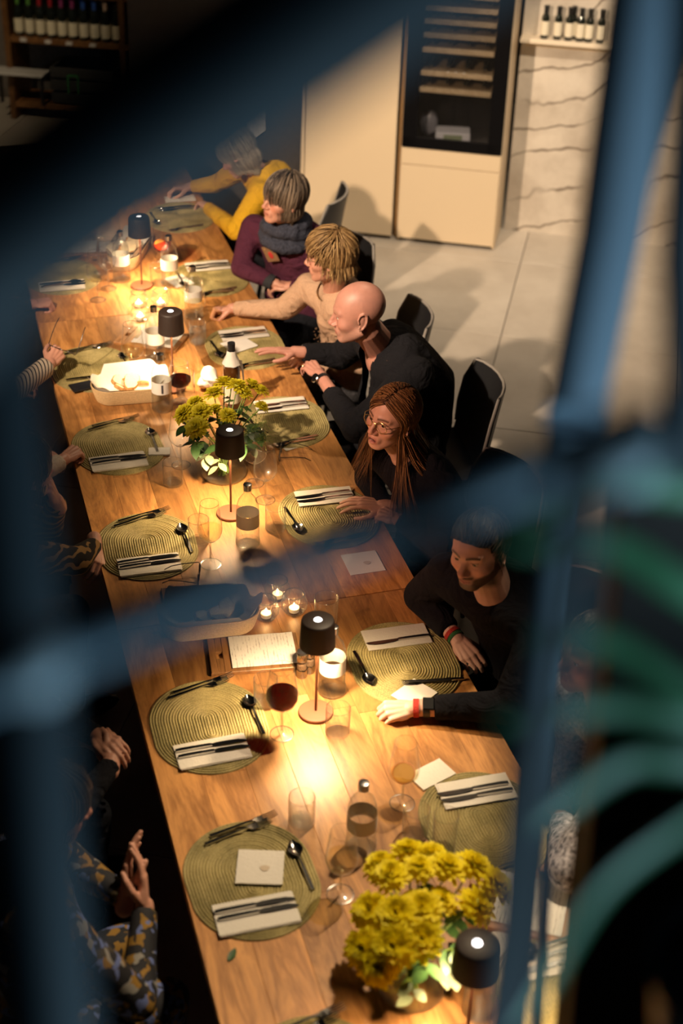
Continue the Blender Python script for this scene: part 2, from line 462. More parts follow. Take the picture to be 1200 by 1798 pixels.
# marble ledge with the small dark bottles
t = thing('wall_ledge', 'cream shelf ledge on the veined marble wall carrying small dark bottles', 'ledge', RF(1.66, .33, 1.295), PHI)
G().box((0, 0, 0), (.66, .12, .028), bev=.003).build('shelf_board', plain('ledge_cream', (.78, .68, .54), .5), t)
G().box((0, .05, -.035), (.6, .02, .045), bev=.002).build('bracket', M_cab, t)
# price marker on the ledge
t = thing('price_tag', 'tiny clear price tag on the marble ledge beside the last bottle', 'tag', RF(1.935, .30, 1.3095), PHI + .3)
G().box((0, 0, .012), (.03, .004, .024), bev=.001).build('tag_plate', M_card, t)
G().box((0, 0, .002), (.03, .02, .004), bev=.001).build('tag_foot', M_card, t)

def wine_bottle(label, loc, h=.30, r=.037, capc=None, labc=M_winelabel, glass=M_bottled, lab=(.10, .30), group=None, rz=0.0, cat='bottle'):
    t = thing('wine_bottle', label, cat, loc, rz, group)
    k = h / .30
    G().lathe([(0, 0), (r * .92, 0), (r, .006 * k), (r, .185 * k), (r * .9, .205 * k), (r * .5, .232 * k), (.0145, .245 * k), (.0135, .285 * k), (.0155, .288 * k), (.0155, .299 * k), (0, .3 * k)], 20).build('bottle_body', glass, t)
    if labc: G().lathe([(r * 1.012, h * lab[0]), (r * 1.012, h * (lab[0] + lab[1]))], 20).build('label', labc, t)
    G().lathe([(.0148, .238 * k), (.0152, .262 * k), (.0165, .287 * k), (.0165, .301 * k), (0, .302 * k)], 14).build('capsule', capc or M_black, t)
    return t
M_caps = {k: plain('capsule_' + k, c, .35) for k, c in {'red': (.35, .02, .03), 'green': (.10, .26, .05), 'purple': (.25, .04, .14), 'blue': (.03, .09, .38), 'black': (.015, .015, .015), 'pale': (.55, .40, .32)}.items()}
led = [(1.473, 'first dark bottle from the cabinet on the marble ledge'), (1.553, 'second dark bottle from the cabinet on the marble ledge'), (1.622, 'third dark bottle from the cabinet on the marble ledge'),
       (1.642, 'dark bottle half hidden behind its neighbour on the marble ledge'), (1.692, 'dark bottle just past the hidden one on the marble ledge'), (1.747, 'last but one dark bottle on the marble ledge'), (1.822, 'last dark bottle on the marble ledge beside the price tag')]
for i, (a, lb) in enumerate(led):
    wine_bottle(lb, RF(a, .352 if i == 3 else .318, 1.3095), .20, .026, M_caps['black'], plain('ledge_label', (.76, .70, .56), .7) if i == 0 else bpy.data.materials['ledge_label'], lab=(.12, .42), group='small dark bottles on the marble ledge')

# wine cabinets
t = thing('tall_cabinet', 'plain cream tall cabinet left of the built-in wine cooler', 'cabinet', RF(0, 0), PHI)
G().box((.31, .22, 1.15), (.60, .40, 2.26)).build('body', M_cab, t)
G().box((.31, .21, .01), (.60, .36, .02)).build('plinth', M_dark, t)
G().box((.009, .2, 1.16), (.018, .44, 2.27), bev=.002).build('side_panel', M_cab, t)
G().box((.323, -.009, 1.16), (.596, .018, 2.26), bev=.002).build('door', M_cab, t)
t = thing('cabinet_filler', 'narrow warm gap strip between the two cream cabinets', 'panel', RF(.642, 0), PHI)
G().box((0, .20, 1.15), (.02, .34, 2.28), bev=.001).build('filler_strip', plain('oak_edge_strip', (.26, .15, .06), .5), t)
t = thing('wine_cooler_cabinet', 'cream cabinet with black glass wine cooler above two plain fronts', 'wine cooler', RF(.656, 0), PHI)
W = .65
cb = G()
for (c, d) in (((W / 2, .41, 1.15), (W, .02, 2.28)), ((.009, .21, 1.15), (.018, .42, 2.28)), ((W - .009, .21, 1.15), (.018, .42, 2.28)), ((W / 2, .22, .64), (W - .04, .4, .02)), ((W / 2, .22, 2.28), (W - .04, .4, .02)), ((W / 2, .22, .03), (W - .04, .38, .03))):
    cb.box(c, d)
cb.build('body', M_cab, t)
G().box((W / 2, .21, .012), (W - .02, .36, .024)).build('plinth', M_dark, t)
G().box((W / 2, -.009, .278), (W - .014, .018, .50), bev=.002).build('lower_front', M_cab, t)
G().box((W / 2, -.009, .587), (W - .014, .018, .108), bev=.002).build('drawer_front', M_cab, t)
ib = G()
for (c, d) in (((W / 2, .385, 1.46), (W - .05, .01, 1.6)), ((.028, .2, 1.46), (.01, .36, 1.6)), ((W - .028, .2, 1.46), (.01, .36, 1.6)), ((W / 2, .2, .657), (W - .05, .36, .01))): ib.box(c, d)
ib.build('cooler_lining', M_dark, t)
fr = G()
for (c, d) in (((.05, -.012, 1.46), (.09, .024, 1.62)), ((W - .05, -.012, 1.46), (.09, .024, 1.62)), ((W / 2, -.012, .68), (W - .02, .024, .07))): fr.box(c, d, bev=.002)
df = fr.build('glass_door', M_dark, t)
G().box((W / 2, -.014, 1.47), (W - .16, .006, 1.55)).build('door_glass', thin_glass('cooler_glass', (.80, .80, .82), (.3, .3, .3)), df)
for z in (1.015, 1.12, 1.265, 1.355, 1.44, 1.52, 1.60, 1.69, 1.79):
    s = G().box((W / 2 - .005, .015, z), (.45, .022, .032), bev=.003).build('shelf_front', M_slat, t)
    G().box((W / 2 - .005, .19, z + .004), (.45, .31, .008)).build('shelf_deck', plain('deck_beech', (.36, .25, .13), .6) if z < 1.05 else bpy.data.materials['deck_beech'], s)
    for k in range(4):
        G().rc((.145 + k * .115, .06, z + .042), (.145 + k * .115, .30, z + .042), .013, .034, 8).build('shelf_slat' if False else 'stored_bottle', M_bottled, s)
for k in range(3): G().box((.27 + k * .05, -.0185, 1.145), (.006, .002, .006)).build('status_light', plain('status_light', (.6, .6, .6), .4) if k == 0 else bpy.data.materials['status_light'], df)
b = thing('carton', 'small white printed carton lying in the bottom of the wine cooler', 'box', RF(.96, .17, .664), PHI + .15)
G().box((0, 0, .03), (.22, .14, .055), bev=.003).build('carton_body', plain('carton_white', (.66, .66, .68), .6), b)
G().box((.0, -.0705, .03), (.12, .002, .03)).build('print', plain('carton_print', (.25, .30, .18), .6), b)
b = thing('bag', 'crumpled clear bag standing beside the carton in the wine cooler', 'bag', RF(.80, .2, .664), PHI)
gg = G(); gg.ell((0, 0, .08), (.06, .04, .08)); gg.v = [(x + rnd.uniform(-.008, .008), y + rnd.uniform(-.008, .008), max(0, z)) for x, y, z in gg.v]
gg.build('bag_film', plain('grey_film', (.20, .20, .22), .3), b)

# dark partition flush with the cabinets, a pale sheet hanging on it
pw_ = G().box((0, 0, 0), (1.15, .08, 2.7), bev=.004).build('wall_partition', plain('dark_partition', (.045, .036, .030), .7, bump=.2, bscale=30, var=.15), loc=RF(-.58, .07, 1.35)); pw_.rotation_euler = (0, 0, PHI); tag(pw_, kind='structure')
t = thing('paper_sheet', 'pale slanted sheet hanging on the dark partition behind the yellow jacket', 'poster', RF(-.31, .012, .56), PHI)
G().loft([[(-.06, 0, 0), (.06, 0, .10), (.06, -.006, .10), (-.06, -.006, 0)], [(-.07, 0, .34), (.06, 0, .34), (.06, -.006, .34), (-.07, -.006, .34)]]).build('sheet', plain('pale_sheet', (.55, .53, .52), .7), t)
G().box((-.005, 0, .35), (.15, .014, .018), bev=.003).build('hanging_rail', M_black, t)

# timber bottle shelf on the back wall
SB = 1.58
t = thing('bottle_rack', 'tall timber shelf of wine bottles on the back wall', 'shelf', RF(-2.68, SB, 0), PHI)
for x in (0.0, .93, 1.86): G().box((x, .17, 1.1), (.045, .36, 2.2), bev=.004).build('upright', M_shelfwood, t)
for z in (.12, .632, 1.00, 1.45):
    s = G().box((.93, .17, z), (1.815, .34, .045), bev=.004).build('shelf_board', M_shelfwood, t)
    if abs(z - .632) < .01:
        for x in (.13, .33, .50, .69): G().box((x, -.003, z + .002), (.05, .004, .028)).build('price_label', plain('price_label_white', (.62, .60, .58), .6) if x < .2 else bpy.data.materials['price_label_white'], s)
cc = ['green', 'green', 'red', 'red', 'purple', 'purple', 'blue', 'blue', 'pale', 'black']
nm = ['first', 'second', 'third', 'fourth', 'fifth', 'sixth', 'seventh', 'eighth', 'ninth', 'tenth']
for k in range(10):
    cx = .085 + k * .0875
    wine_bottle('%s cream-labelled bottle from the post in the front row of the timber shelf' % nm[k], RF(-2.68 + cx, SB + .05, .655), .285, .037, M_caps[cc[k]], lab=(.10, .36), group='bottles on the timber shelf')
    wine_bottle('%s bottle from the post in the back row of the timber shelf' % nm[k], RF(-2.68 + cx + .03, SB + .15, .655), .30, .037, M_caps[cc[(k + (k > 2)) % 10]], lab=(.10, .36), group='bottles on the timber shelf')
b = thing('crate', 'dark crate with a green painted mark under the timber shelf', 'crate', RF(-2.35, SB + .02, .145), PHI)
cr = G()
for z in (.05, .15, .25): cr.box((.25, 0, z), (.5, .02, .08), bev=.003).box((.25, .3, z), (.5, .02, .08), bev=.003).box((0, .15, z), (.02, .3, .08), bev=.003).box((.5, .15, z), (.02, .3, .08), bev=.003)
cr.build('crate_body', plain('crate_dark', (.03, .03, .032), .6), b)
g2 = G()
for (c, d) in (((.14, -.012, .16), (.012, .004, .14)), ((.22, -.012, .16), (.012, .004, .14)), ((.18, -.012, .235), (.09, .004, .012))): g2.box(c, d)
g2.build('green_mark', plain('green_mark', (.03, .22, .06), .6), b)
b = thing('white_board', 'thin white panel lying across the timber shelf frame', 'panel', RF(-2.78, SB - .06, .40), PHI)
G().box((.2, 0, 0), (.44, .16, .018), bev=.003).build('panel_board', plain('white_laminate', (.55, .54, .53), .5), b)
for x in (.03, .37): G().box((x, .02, -.135), (.02, .03, .25), bev=.003).build('panel_support', M_black, b)
# ------------------------------------------------------------------ three oak tables in one row
TZ = .75
XL, XR = .452, 1.525
def table(label, y0, y1):
    t = thing('dining_table', label, 'table', ((XL + XR) / 2, (y0 + y1) / 2, 0))
    n = 8; wd = (XR - XL) / n; L = y1 - y0
    for k in range(n):
        cuts = [0.0] + sorted(rnd.uniform(.18, .82) * L for _ in range(rnd.choice((1, 1, 2)))) + [L]
        for a, b in zip(cuts[:-1], cuts[1:]):
            if b - a < .12: b = a + .12
            p = G().box((0, 0, 0), (wd - .0004, b - a - .0004, .04), bev=.0007).build('plank', M_table, t)
            p.location = (XL + wd * (k + .5) - (XL + XR) / 2, -L / 2 + (a + b) / 2, TZ - .02)
    fr = G()
    for x in (-.38, .38): fr.box((x, 0, TZ - .075), (.05, L - .3, .065), bev=.003)
    for y in (-L / 2 + .2, L / 2 - .2): fr.box((0, y, TZ - .075), (.72, .05, .065), bev=.003)
    fr.build('under_frame', M_black, t)
    for x in (-.40, .40):
        for y in (-L / 2 + .12, L / 2 - .12): G().box((x, y, .355), (.07, .07, .71), bev=.004).build('leg', M_black, t)
    return t
table('nearest oak table, bright under the lamp with the red wine', 1.53, 3.99)
table('middle oak table carrying the far bunch of flowers', 3.995, 6.42)
table('farthest oak table running up to the lady in yellow', 6.425, 8.90)

# ------------------------------------------------------------------ placemats and cutlery
def mat_material():
    m, nt, p = nodes('braided_placemat')
    tc = N(nt, 'ShaderNodeTexCoord')
    n1 = N(nt, 'ShaderNodeTexNoise', i_Scale=260.0, i_Detail=2.0); nt.links.new(tc.outputs['Object'], n1.inputs['Vector'])
    n2 = N(nt, 'ShaderNodeTexNoise', i_Scale=9.0, i_Detail=3.0); nt.links.new(tc.outputs['Object'], n2.inputs['Vector'])
    ad = N(nt, 'ShaderNodeMath', operation='ADD'); nt.links.new(n1.outputs['Fac'], ad.inputs[0]); nt.links.new(n2.outputs['Fac'], ad.inputs[1])
    r = N(nt, 'ShaderNodeValToRGB')
    r.color_ramp.elements[0].position = .36; r.color_ramp.elements[0].color = (.15, .125, .042, 1)
    r.color_ramp.elements[1].position = .64; r.color_ramp.elements[1].color = (.42, .345, .145, 1)
    hf = N(nt, 'ShaderNodeMath', operation='MULTIPLY'); hf.inputs[1].default_value = .5
    nt.links.new(ad.outputs[0], hf.inputs[0]); nt.links.new(hf.outputs[0], r.inputs[0])
    nt.links.new(r.outputs[0], p.inputs['Base Color']); p.inputs['Roughness'].default_value = .75
    return m
M_mat = mat_material()
def stadium(r, e, n=56):
    pts = []
    for i in range(n):
        a = 2 * PI * i / n
        x, y = r * math.cos(a), r * math.sin(a)
        pts.append((x, y + (e if y >= 0 else -e)))
    return pts
def mat_mesh():
    g = G(); e = .040; step = .00878; rings = []
    R_ = .004
    rings.append([(x, y, .005) for x, y in stadium(R_, e)])
    for k in range(20):
        r0 = .004 + k * step
        for (f, z) in ((.12, .0026), (.38, .0056), (.66, .0060), (.90, .0046), (1.0, .0024)):
            zz = z + .0006 * math.sin(k * 2.3)
            rings.append([(x, y, zz) for x, y in stadium(r0 + f * step, e + .0006 * math.sin(k))])
    rr = .004 + 20 * step
    rings.append([(x, y, 0) for x, y in stadium(rr + .001, e)])
    g.loft(rings, caps=True)
    return g
_m = mat_mesh().build('placemat', M_mat, sharp=70)
MAT_ME = _m.data; bpy.data.objects.remove(_m)

def bar(g, pts, wid, th, m=0):
    """flat bar through points (x, y, z) with half widths"""
    V, rings = [], []
    for i, (x, y, z) in enumerate(pts):
        a = pts[max(0, i - 1)]; b = pts[min(len(pts) - 1, i + 1)]
        d = Vector((b[0] - a[0], b[1] - a[1])); d = d.normalized() if d.length else Vector((1, 0))
        n = Vector((-d.y, d.x)) * wid[i]; t = th[i] if isinstance(th, (list, tuple)) else th
        rings.append([(x - n.x, y - n.y, z - t * .6), (x + n.x, y + n.y, z - t * .6), (x + n.x * .9, y + n.y * .9, z + t * .4), (x - n.x * .9, y - n.y * .9, z + t * .4)])
    return g.loft(rings, m)
# all cutlery lies along +X from the handle end at the origin
def fork_mesh():
    g = G()
    bar(g, [(0, 0, .004), (.03, 0, .005), (.08, 0, .008), (.115, 0, .011), (.135, 0, .010)], [.0058, .006, .0045, .003, .0032], .003)
    bar(g, [(.133, 0, .010), (.145, 0, .0075), (.158, 0, .006), (.165, 0, .006)], [.0035, .0105, .0125, .0125], .0022)
    for k in range(4):
        y = -.0107 + k * .0071
        bar(g, [(.163, y, .006), (.18, y, .006), (.195, y, .008), (.207, y * .95, .012)], [.0021, .0019, .0017, .0008], .0018)
    return g
def knife_mesh():
    g = G()
    bar(g, [(0, 0, .005), (.02, 0, .006), (.07, 0, .007), (.105, 0, .007), (.112, 0, .007)], [.0062, .0068, .0062, .0056, .0048], [.004, .006, .006, .006, .005])
    bar(g, [(.112, 0, .006), (.13, .001, .005), (.165, .001, .004), (.195, 0, .004), (.215, -.003, .004), (.222, -.005, .004)], [.0055, .0085, .0098, .0095, .006, .001], .0016)
    return g
def spoon_mesh():
    g = G()
    bar(g, [(0, 0, .004), (.03, 0, .005), (.08, 0, .008), (.11, 0, .010), (.132, 0, .008)], [.0058, .006, .0045, .003, .004], .003)
    rings = []
    for i in range(8):
        u = i / 7; x = .128 + u * .06; wv = .0205 * math.sin(PI * (.06 + .9 * u) ** .85) + .001
        ring = []
        for j in range(9):
            v = -1 + 2 * j / 8
            ring.append((x, v * wv, .0115 - .0095 * (1 - v * v) * math.sin(PI * (.05 + .9 * u))))
        rings.append(ring)
    g.loft(rings, caps=False, close=False)
    g.loft([[(x, y, z - .0014) for x, y, z in reversed(r)] for r in rings], caps=False, close=False)
    return g
CUT = {}
for k, f in (('fork', fork_mesh), ('knife', knife_mesh), ('spoon', spoon_mesh)):
    o = f().build(k, M_steel, sharp=50); CUT[k] = o.data; bpy.data.objects.remove(o)
def napkin_mesh(w_, d_, name='napkin'):
    """paper napkin folded in layers, each layer a little off the other"""
    g = G()
    for k in range(3):
        e = .0015 * k
        V = []
        for j in range(2):
            for i in range(7):
                x = -w_ / 2 + w_ * i / 6 + e * (1 if k % 2 else -1); y = (-d_ / 2 if j == 0 else d_ / 2) + e
                z = .0012 + k * .0016 + .0005 * math.sin(i * 1.7 + k * 2 + j)
                V.append((x, y, z))
        top = [(x, y, z + .0012) for x, y, z in V]
        rings = [[V[i], V[7 + i], top[7 + i], top[i]] for i in range(7)]
        g.loft(rings)
    o = g.build(name, M_napkin, sharp=30); me = o.data; bpy.data.objects.remove(o)
    return me
NAP = napkin_mesh(.218, .108)
NAPS = napkin_mesh(.165, .165)
def flat_piece(kind, me, label, cat, x, y, z, rz, group=None):
    o = link(kind, me, None, (x, y, z)); o.rotation_euler = (0, 0, rz)
    return tag(o, label, cat, group)

def setting(key, cx, cy, side, what, items='ffskkn', skip=()):
    """one place: a points away from the diner, b to the diner's left"""
    s = 1 if side == 'L' else -1
    base = 0 if side == 'L' else PI
    jr = random.Random(hash(key) % 1000 if False else sum(map(ord, key)))
    J = lambda q: jr.uniform(-q, q)
    P = lambda a, b: (cx + s * a, cy + s * b)
    o = link('placemat', MAT_ME, None, (cx, cy, TZ)); o.rotation_euler = (0, 0, J(.06))
    tag(o, 'olive braided oval placemat ' + what, 'placemat', 'braided placemats along the table')
    zt = TZ + .0068
    if 'n' in items:
        x, y = P(-.016 + J(.004), -.130 + J(.004)); flat_piece('napkin', NAP, 'long folded paper napkin under the knives ' + what, 'napkin', x, y, zt, base + J(.05), 'folded napkins under knives')
    zk = zt + (.0048 if 'n' in items else .0005)
    if items.count('k') > 0:
        x, y = P(-.125, -.103 + J(.003)); flat_piece('knife', CUT['knife'], 'table knife nearer the mat centre ' + what, 'knife', x, y, zk, base + J(.03), 'table knives')
    if items.count('k') > 1:
        x, y = P(-.122, -.133 + J(.003)); flat_piece('knife', CUT['knife'], 'table knife nearer the mat edge ' + what, 'knife', x, y, zk, base + J(.03), 'table knives')
    if items.count('f') > 0:
        x, y = P(-.100, .150 + J(.004)); flat_piece('fork', CUT['fork'], 'steel fork nearer the mat centre ' + what, 'fork', x, y, zt, base + .21 + J(.03), 'table forks')
    if items.count('f') > 1:
        x, y = P(-.080, .178 + J(.004)); flat_piece('fork', CUT['fork'], 'steel fork nearer the mat rim ' + what, 'fork', x, y, zt, base + .17 + J(.03), 'table forks')
    if 's' in items:
        x, y = P(.150 + J(.004), -.088); flat_piece('spoon', CUT['spoon'], 'steel soup spoon across the mat rim ' + what, 'spoon', x, y, zt, base + PI / 2 + .06 + J(.04), 'soup spoons')

WH = {'Lc': 'at the cropped place beside the near flower vase', 'Lb': 'at the place with the square white card', 'La': 'at the place beside the red wine',
      'Ld': 'at the place beside the dark folded spectacles', 'Le': 'under the cream cuffed hand', 'Lf': 'beside the phone and striped sleeve', 'Lg': 'at the dim place above the loose fist',
      'Rd': 'at the place close to the dark column', 'Rc': 'at the place behind the blue post', 'Rb': 'before the bearded man', 'Ra': 'before the woman in gold spectacles',
      'Re': 'before the bald man', 'Rf': 'before the woman in the beige sweater', 'Rg': 'before the woman in the purple sweater', 'Rh': 'before the woman in yellow', 'Lh': 'at the dark far place beside the bread'}
setting('Lc', .64, 2.10, 'L', WH['Lc'], 'ffs')
setting('Lb', .636, 2.797, 'L', WH['Lb'])
setting('La', .652, 3.445, 'L', WH['La'])
setting('Ld', .635, 4.468, 'L', WH['Ld'])
setting('Le', .640, 5.20, 'L', WH['Le'])
setting('Lf', .632, 5.905, 'L', WH['Lf'], 'ffsk')
setting('Lg', .630, 6.93, 'L', WH['Lg'], 'ffkkn')
setting('Lh', .635, 7.66, 'L', WH['Lh'], 'ff')
setting('Rd', 1.325, 2.20, 'R', WH['Rd'], 'kkn')
setting('Rc', 1.335, 2.83, 'R', WH['Rc'], 'fkkn')
setting('Rb', 1.338, 3.595, 'R', WH['Rb'], 'skn')
setting('Ra', 1.335, 4.505, 'R', WH['Ra'])
setting('Re', 1.352, 5.245, 'R', WH['Re'])
setting('Rf', 1.345, 5.955, 'R', WH['Rf'])
setting('Rg', 1.345, 6.745, 'R', WH['Rg'])
setting('Rh', 1.345, 7.575, 'R', WH['Rh'], 'fkks')
flat_piece('spoon', CUT['spoon'], 'steel soup spoon resting on the napkin close to the dark column', 'spoon', 1.43, 2.375, TZ + .017, PI + .15, 'soup spoons')
flat_piece('spoon', CUT['spoon'], 'steel soup spoon laid over the knives at the dim place', 'spoon', .52, 6.79, TZ + .020, .05, 'soup spoons')
flat_piece('fork', CUT['fork'], 'steel fork beside the black pen before the bearded man', 'fork', 1.50, 3.46, TZ + .007, PI - .10, 'table forks')

# small papers
def card(name, label, cat, x, y, z, w_, d_, rz, mat=None, stain=False, th=.0012, group=None):
    t = thing(name, label, cat, (x, y, z), rz, group)
    V = []
    g = G(); n = 6
    rings = []
    for i in range(n + 1):
        xx = -w_ / 2 + w_ * i / n; zz = .001 + .0012 * math.sin(i * 1.3) ** 2
        rings.append([(xx, -d_ / 2, zz), (xx, d_ / 2, zz), (xx, d_ / 2, zz + th), (xx, -d_ / 2, zz + th)])
    g.loft(rings).build('sheet', mat or M_card, t)
    if stain:
        g = G(); V = [(.0, 0, .0036)]
        pts = [(.013 * math.cos(a) * (1 + .2 * math.sin(3 * a)), .011 * math.sin(a)) for a in [2 * PI * k / 14 for k in range(14)]]
        g.add([(.1 * w_ + x_, -.05 * d_ + y_, .0036 + th) for x_, y_ in pts], [tuple(range(14))]).build('round_mark', plain('faint_brown_mark', (.52, .43, .33), .8) if 'faint_brown_mark' not in bpy.data.materials else bpy.data.materials['faint_brown_mark'], t)
    return t
card('napkin', 'square white napkin with a brown mark on the olive mat beside the clasped hands', 'napkin', .667, 2.823, TZ + .008, .130, .125, -.30, M_napkin, True, .004)
card('card', 'white card with a small round mark near the woman in gold spectacles', 'card', 1.373, 4.178, TZ, .132, .130, .0, M_card, True)
card('napkin', 'white folded napkin lying beside the wine glass with orange slice', 'napkin', 1.252, 3.063, TZ, .125, .080, .35, M_napkin, False, .006)
card('card', 'small white card under the pen by the bearded mans watch', 'card', 1.318, 3.425, TZ + .008, .115, .10, .55, M_card)
card('card', 'small beige card beside the spectacles before the woman in gold spectacles', 'card', 1.318, 5.048, TZ, .062, .060, .30, M_card)
card('napkin', 'scrunched small white napkin at the rim of the mat under the cream cuff', 'napkin', .795, 5.118, TZ + .002, .085, .055, -.2, M_napkin, False, .006)
card('card', 'white card lying on the mat before the beige sweater', 'card', 1.318, 5.975, TZ + .008, .13, .12, .4, M_card)
card('card', 'white paper the woman in yellow is writing on', 'card', 1.398, 7.852, TZ, .17, .095, -.05, M_menu)
card('card', 'white card tucked beside the bottle before the purple sweater', 'card', 1.185, 6.735, TZ + .004, .10, .13, .3, M_card)
t = thing('pen', 'black pen lying on the mat by the bearded mans watch', 'pen', (1.45, 3.455, TZ + .017), PI - .18)
G().rc((0, 0, 0), (.135, 0, .002), .0048, .0048, 10, e1=False).build('pen_barrel', M_black, t)
G().rc((.135, 0, .002), (.15, 0, .002), .0045, .001, 10, e0=False).build('pen_tip', M_steel, t)
# ------------------------------------------------------------------ cordless table lamps
LAMP_P = 9.0
def lamp(label, x, y, k=1.0):
    t = thing('table_lamp', label, 'lamp', (x, y, TZ), rnd.uniform(0, 6), 'black cordless table lamps')
    G().lathe([(0, 0), (.052, 0), (.055, .002), (.055, .009), (.053, .011), (.006, .0125), (0, .0125)], 40).build('lamp_base', M_rust, t)
    G().lathe([(.0042, .011), (.0042, .335), (0, .336)], 14).build('pole', M_rust, t)
    sh = G().lathe([(.0545, .272), (.056, .273), (.0512, .360), (.0495, .366), (.046, .3685), (.014, .3695), (.013, .3695), (.013, .3665), (.044, .365), (.0465, .362), (.0545, .273)], 44).build('lamp_shade', M_shade, t)
    G().lathe([(.0128, .3675), (.0115, .3702), (0, .3706)], 20).build('touch_button', M_led, sh)
    G().lathe([(.043, .303), (.043, .3555), (0, .3558)], 30).build('diffuser_rim', M_shade, sh)
    G().lathe([(0, .302), (.042, .3025)], 30).build('diffuser', M_bulb, sh)
    d = bpy.data.lights.new('lamp_light', 'AREA'); d.shape = 'DISK'; d.size = .06; d.energy = LAMP_P * k; d.color = (1.0, .69, .38)
    o = bpy.data.objects.new('lamp_light', d); C.objects.link(o); o.parent = t; o.location = (.0, 0, .3005)
    return t
for lb, x, y, k in (('black mushroom-shaded cordless lamp half hidden by the near flowers', 1.022, 2.138, 0.7), ('black cordless lamp with rust base beside the red wine glass', .99, 3.424, 1.15),
                 ('black cordless lamp with rust base in front of the far vase', .978, 4.607, 1.0), ('black cordless lamp with rust base beside the middle bread basket', .951, 5.645, 0.5),
                 ('black cordless lamp with rust base behind the candle jars', .995, 6.724, 0.85), ('black cordless lamp at the dark far end of the tables', .985, 7.83, 0.7)):
    lamp(lb, x, y, k)

# ------------------------------------------------------------------ water bottles
def bottle(label, x, y, h=.262, fill=.13, dark=False, rz=0.0):
    t = thing('water_bottle', label, 'bottle', (x, y, TZ), rz, 'clear water bottles with metal caps')
    k = h / .262
    G().lathe([(0, .004), (.030, .003), (.040, .0), (.0445, .006), (.045, .02), (.0425, .045), (.0415, .155 * k), (.040, .172 * k), (.034, .194 * k), (.022, .212 * k), (.0145, .222 * k), (.0135, .246 * k)], 36).build('bottle_glass', M_bottle, t)
    G().lathe([(.0152, .236 * k), (.0152, .254 * k), (.0158, .256 * k), (.0155, .261 * k), (.012, .2625 * k), (0, .2628 * k)], 24).build('cap', M_cap, t)
    G().lathe([(.0428, .088 * k), (.0424, .142 * k)], 36).build('label', M_label, t)
    if dark:
        a0 = rz; g = G()
        g.loft([[(.0433 * math.cos(a), .0433 * math.sin(a), z) for z in (.095, .135)] for a in (-1.75, -1.65, -1.55)], caps=False, close=False); g.build('label_strip', M_labeld, t)
    G().lathe([(0, .003), (.032, .002), (.041, .001), (.0452, .007), (.0455, .016), (.040, .008), (0, .006)], 32).build('glass_bottom', M_base, t)
    if fill: G().lathe([(0, .006), (.036, .006), (.0425, .012), (.0430, .02), (.0405, .045), (.0395, fill), (0, fill + .0005)], 32).build('water', M_water, t)
    return t
bottle('water bottle with grey cap left of the near white wine glass', .962, 2.835, .250, .10)
bottle('water bottle lit bright behind the lamp with the red wine', 1.068, 3.515, .262, .15)
bottle('water bottle with grey band beside the lamp before the far vase', .995, 4.395, .262, .035)
bottle('water bottle with dark label strip at the end of the middle bread basket', .872, 5.475, .262, .14, True)
bottle('water bottle standing on the menu board before the candle jars', .925, 5.935, .262, .135)
bottle('water bottle beside the wicker basket behind the dim glasses', .912, 6.825, .262, .15)
bottle('water bottle between the far lamp and the purple sweater', 1.135, 6.715, .262, .12)
bottle('water bottle with a white wine glass before it near the pink cuff', 1.178, 6.33, .262, .08)

# ------------------------------------------------------------------ drinking glasses
def wine_glass(label, x, y, fill=None, big=False, h=.236, level=.145, cat='wine glass'):
    t = thing('wine_glass', label, cat, (x, y, TZ), 0, 'stemmed wine glasses')
    r = .050 if big else .0445
    k = h / .236
    G().lathe([(0, .0005), (.036, .0005), (.0375, .0018), (.020, .0045), (.006, .009), (.0036, .02), (.0034, .085 * k), (.006, .095 * k)], 34).build('stem_and_foot', M_glass, t)
    prof = [(.004, .093 * k), (r * .5, .098 * k), (r * .82, .112 * k), (r * .98, .130 * k), (r, .142 * k), (r * .95, .165 * k), (r * .84, .20 * k), (r * .755, .236 * k), (r * .735, .2362 * k)]
    G().lathe(prof, 36).build('bowl', M_glass, t)
    G().lathe([(r * .762, .2355 * k), (r * .745, .2375 * k), (r * .728, .2355 * k), (r * .745, .2345 * k)], 34).build('rim', M_rim, t)
    G().lathe([(.0355, .0002), (.0385, .0008), (.0385, .0022), (.0345, .0028)], 34).build('foot_edge', M_rim, t)
    G().lathe([(.0033, .018), (.0031, .085 * k), (.0055, .0945 * k), (0, .096 * k)], 12).build('stem_core', M_rim, t)
    if fill:
        zz = level * k; pr = [(0, .0955 * k), (r * .45, .1005 * k), (r * .78, .114 * k), (r * .94, .131 * k)]
        pr = [(a, b) for a, b in pr if b < zz] + [(r * .955, zz), (0, zz + .0003)]
        G().lathe(pr, 32).build('wine', fill, t)
    return t
wine_glass('white wine glass standing before the square napkin and near flowers', .858, 2.682, M_white)
g_ = wine_glass('wine glass holding an orange slice beside the folded napkin', 1.130, 2.973, M_white, level=.118)
wine_glass('large glass of dark red wine beside the lamp', .862, 3.353, M_red, True, .262, .150)
wine_glass('white wine glass beside the grey banded bottle', .836, 4.300, M_white, False, .262, .142)
wine_glass('empty wine glass standing at the foot of the far vase beside the bottle cap', 1.128, 4.672, None)
wine_glass('empty large wine glass leaning light behind the far vase glass', 1.115, 4.80, None, True, .25)
wine_glass('empty wine glass left of the far flowers with a dark shadow', .862, 5.002, None)
wine_glass('bright white wine glass beside the striped sleeve place', .802, 5.775, M_white, True, .262, .138)
wine_glass('nearly empty wine glass in front of the dim placemat', .763, 6.615, M_white, True, .25, .108)
wine_glass('empty wine glass behind the nearly empty one at the dim mat', .832, 6.735, None, False, .262)
wine_glass('white wine glass in front of the bottle near the pink cuff', 1.163, 6.188, M_white, False, .25, .135)
wine_glass('clear wine glass seen on the dim far table beside the basket', .905, 7.10, None, True, .25)
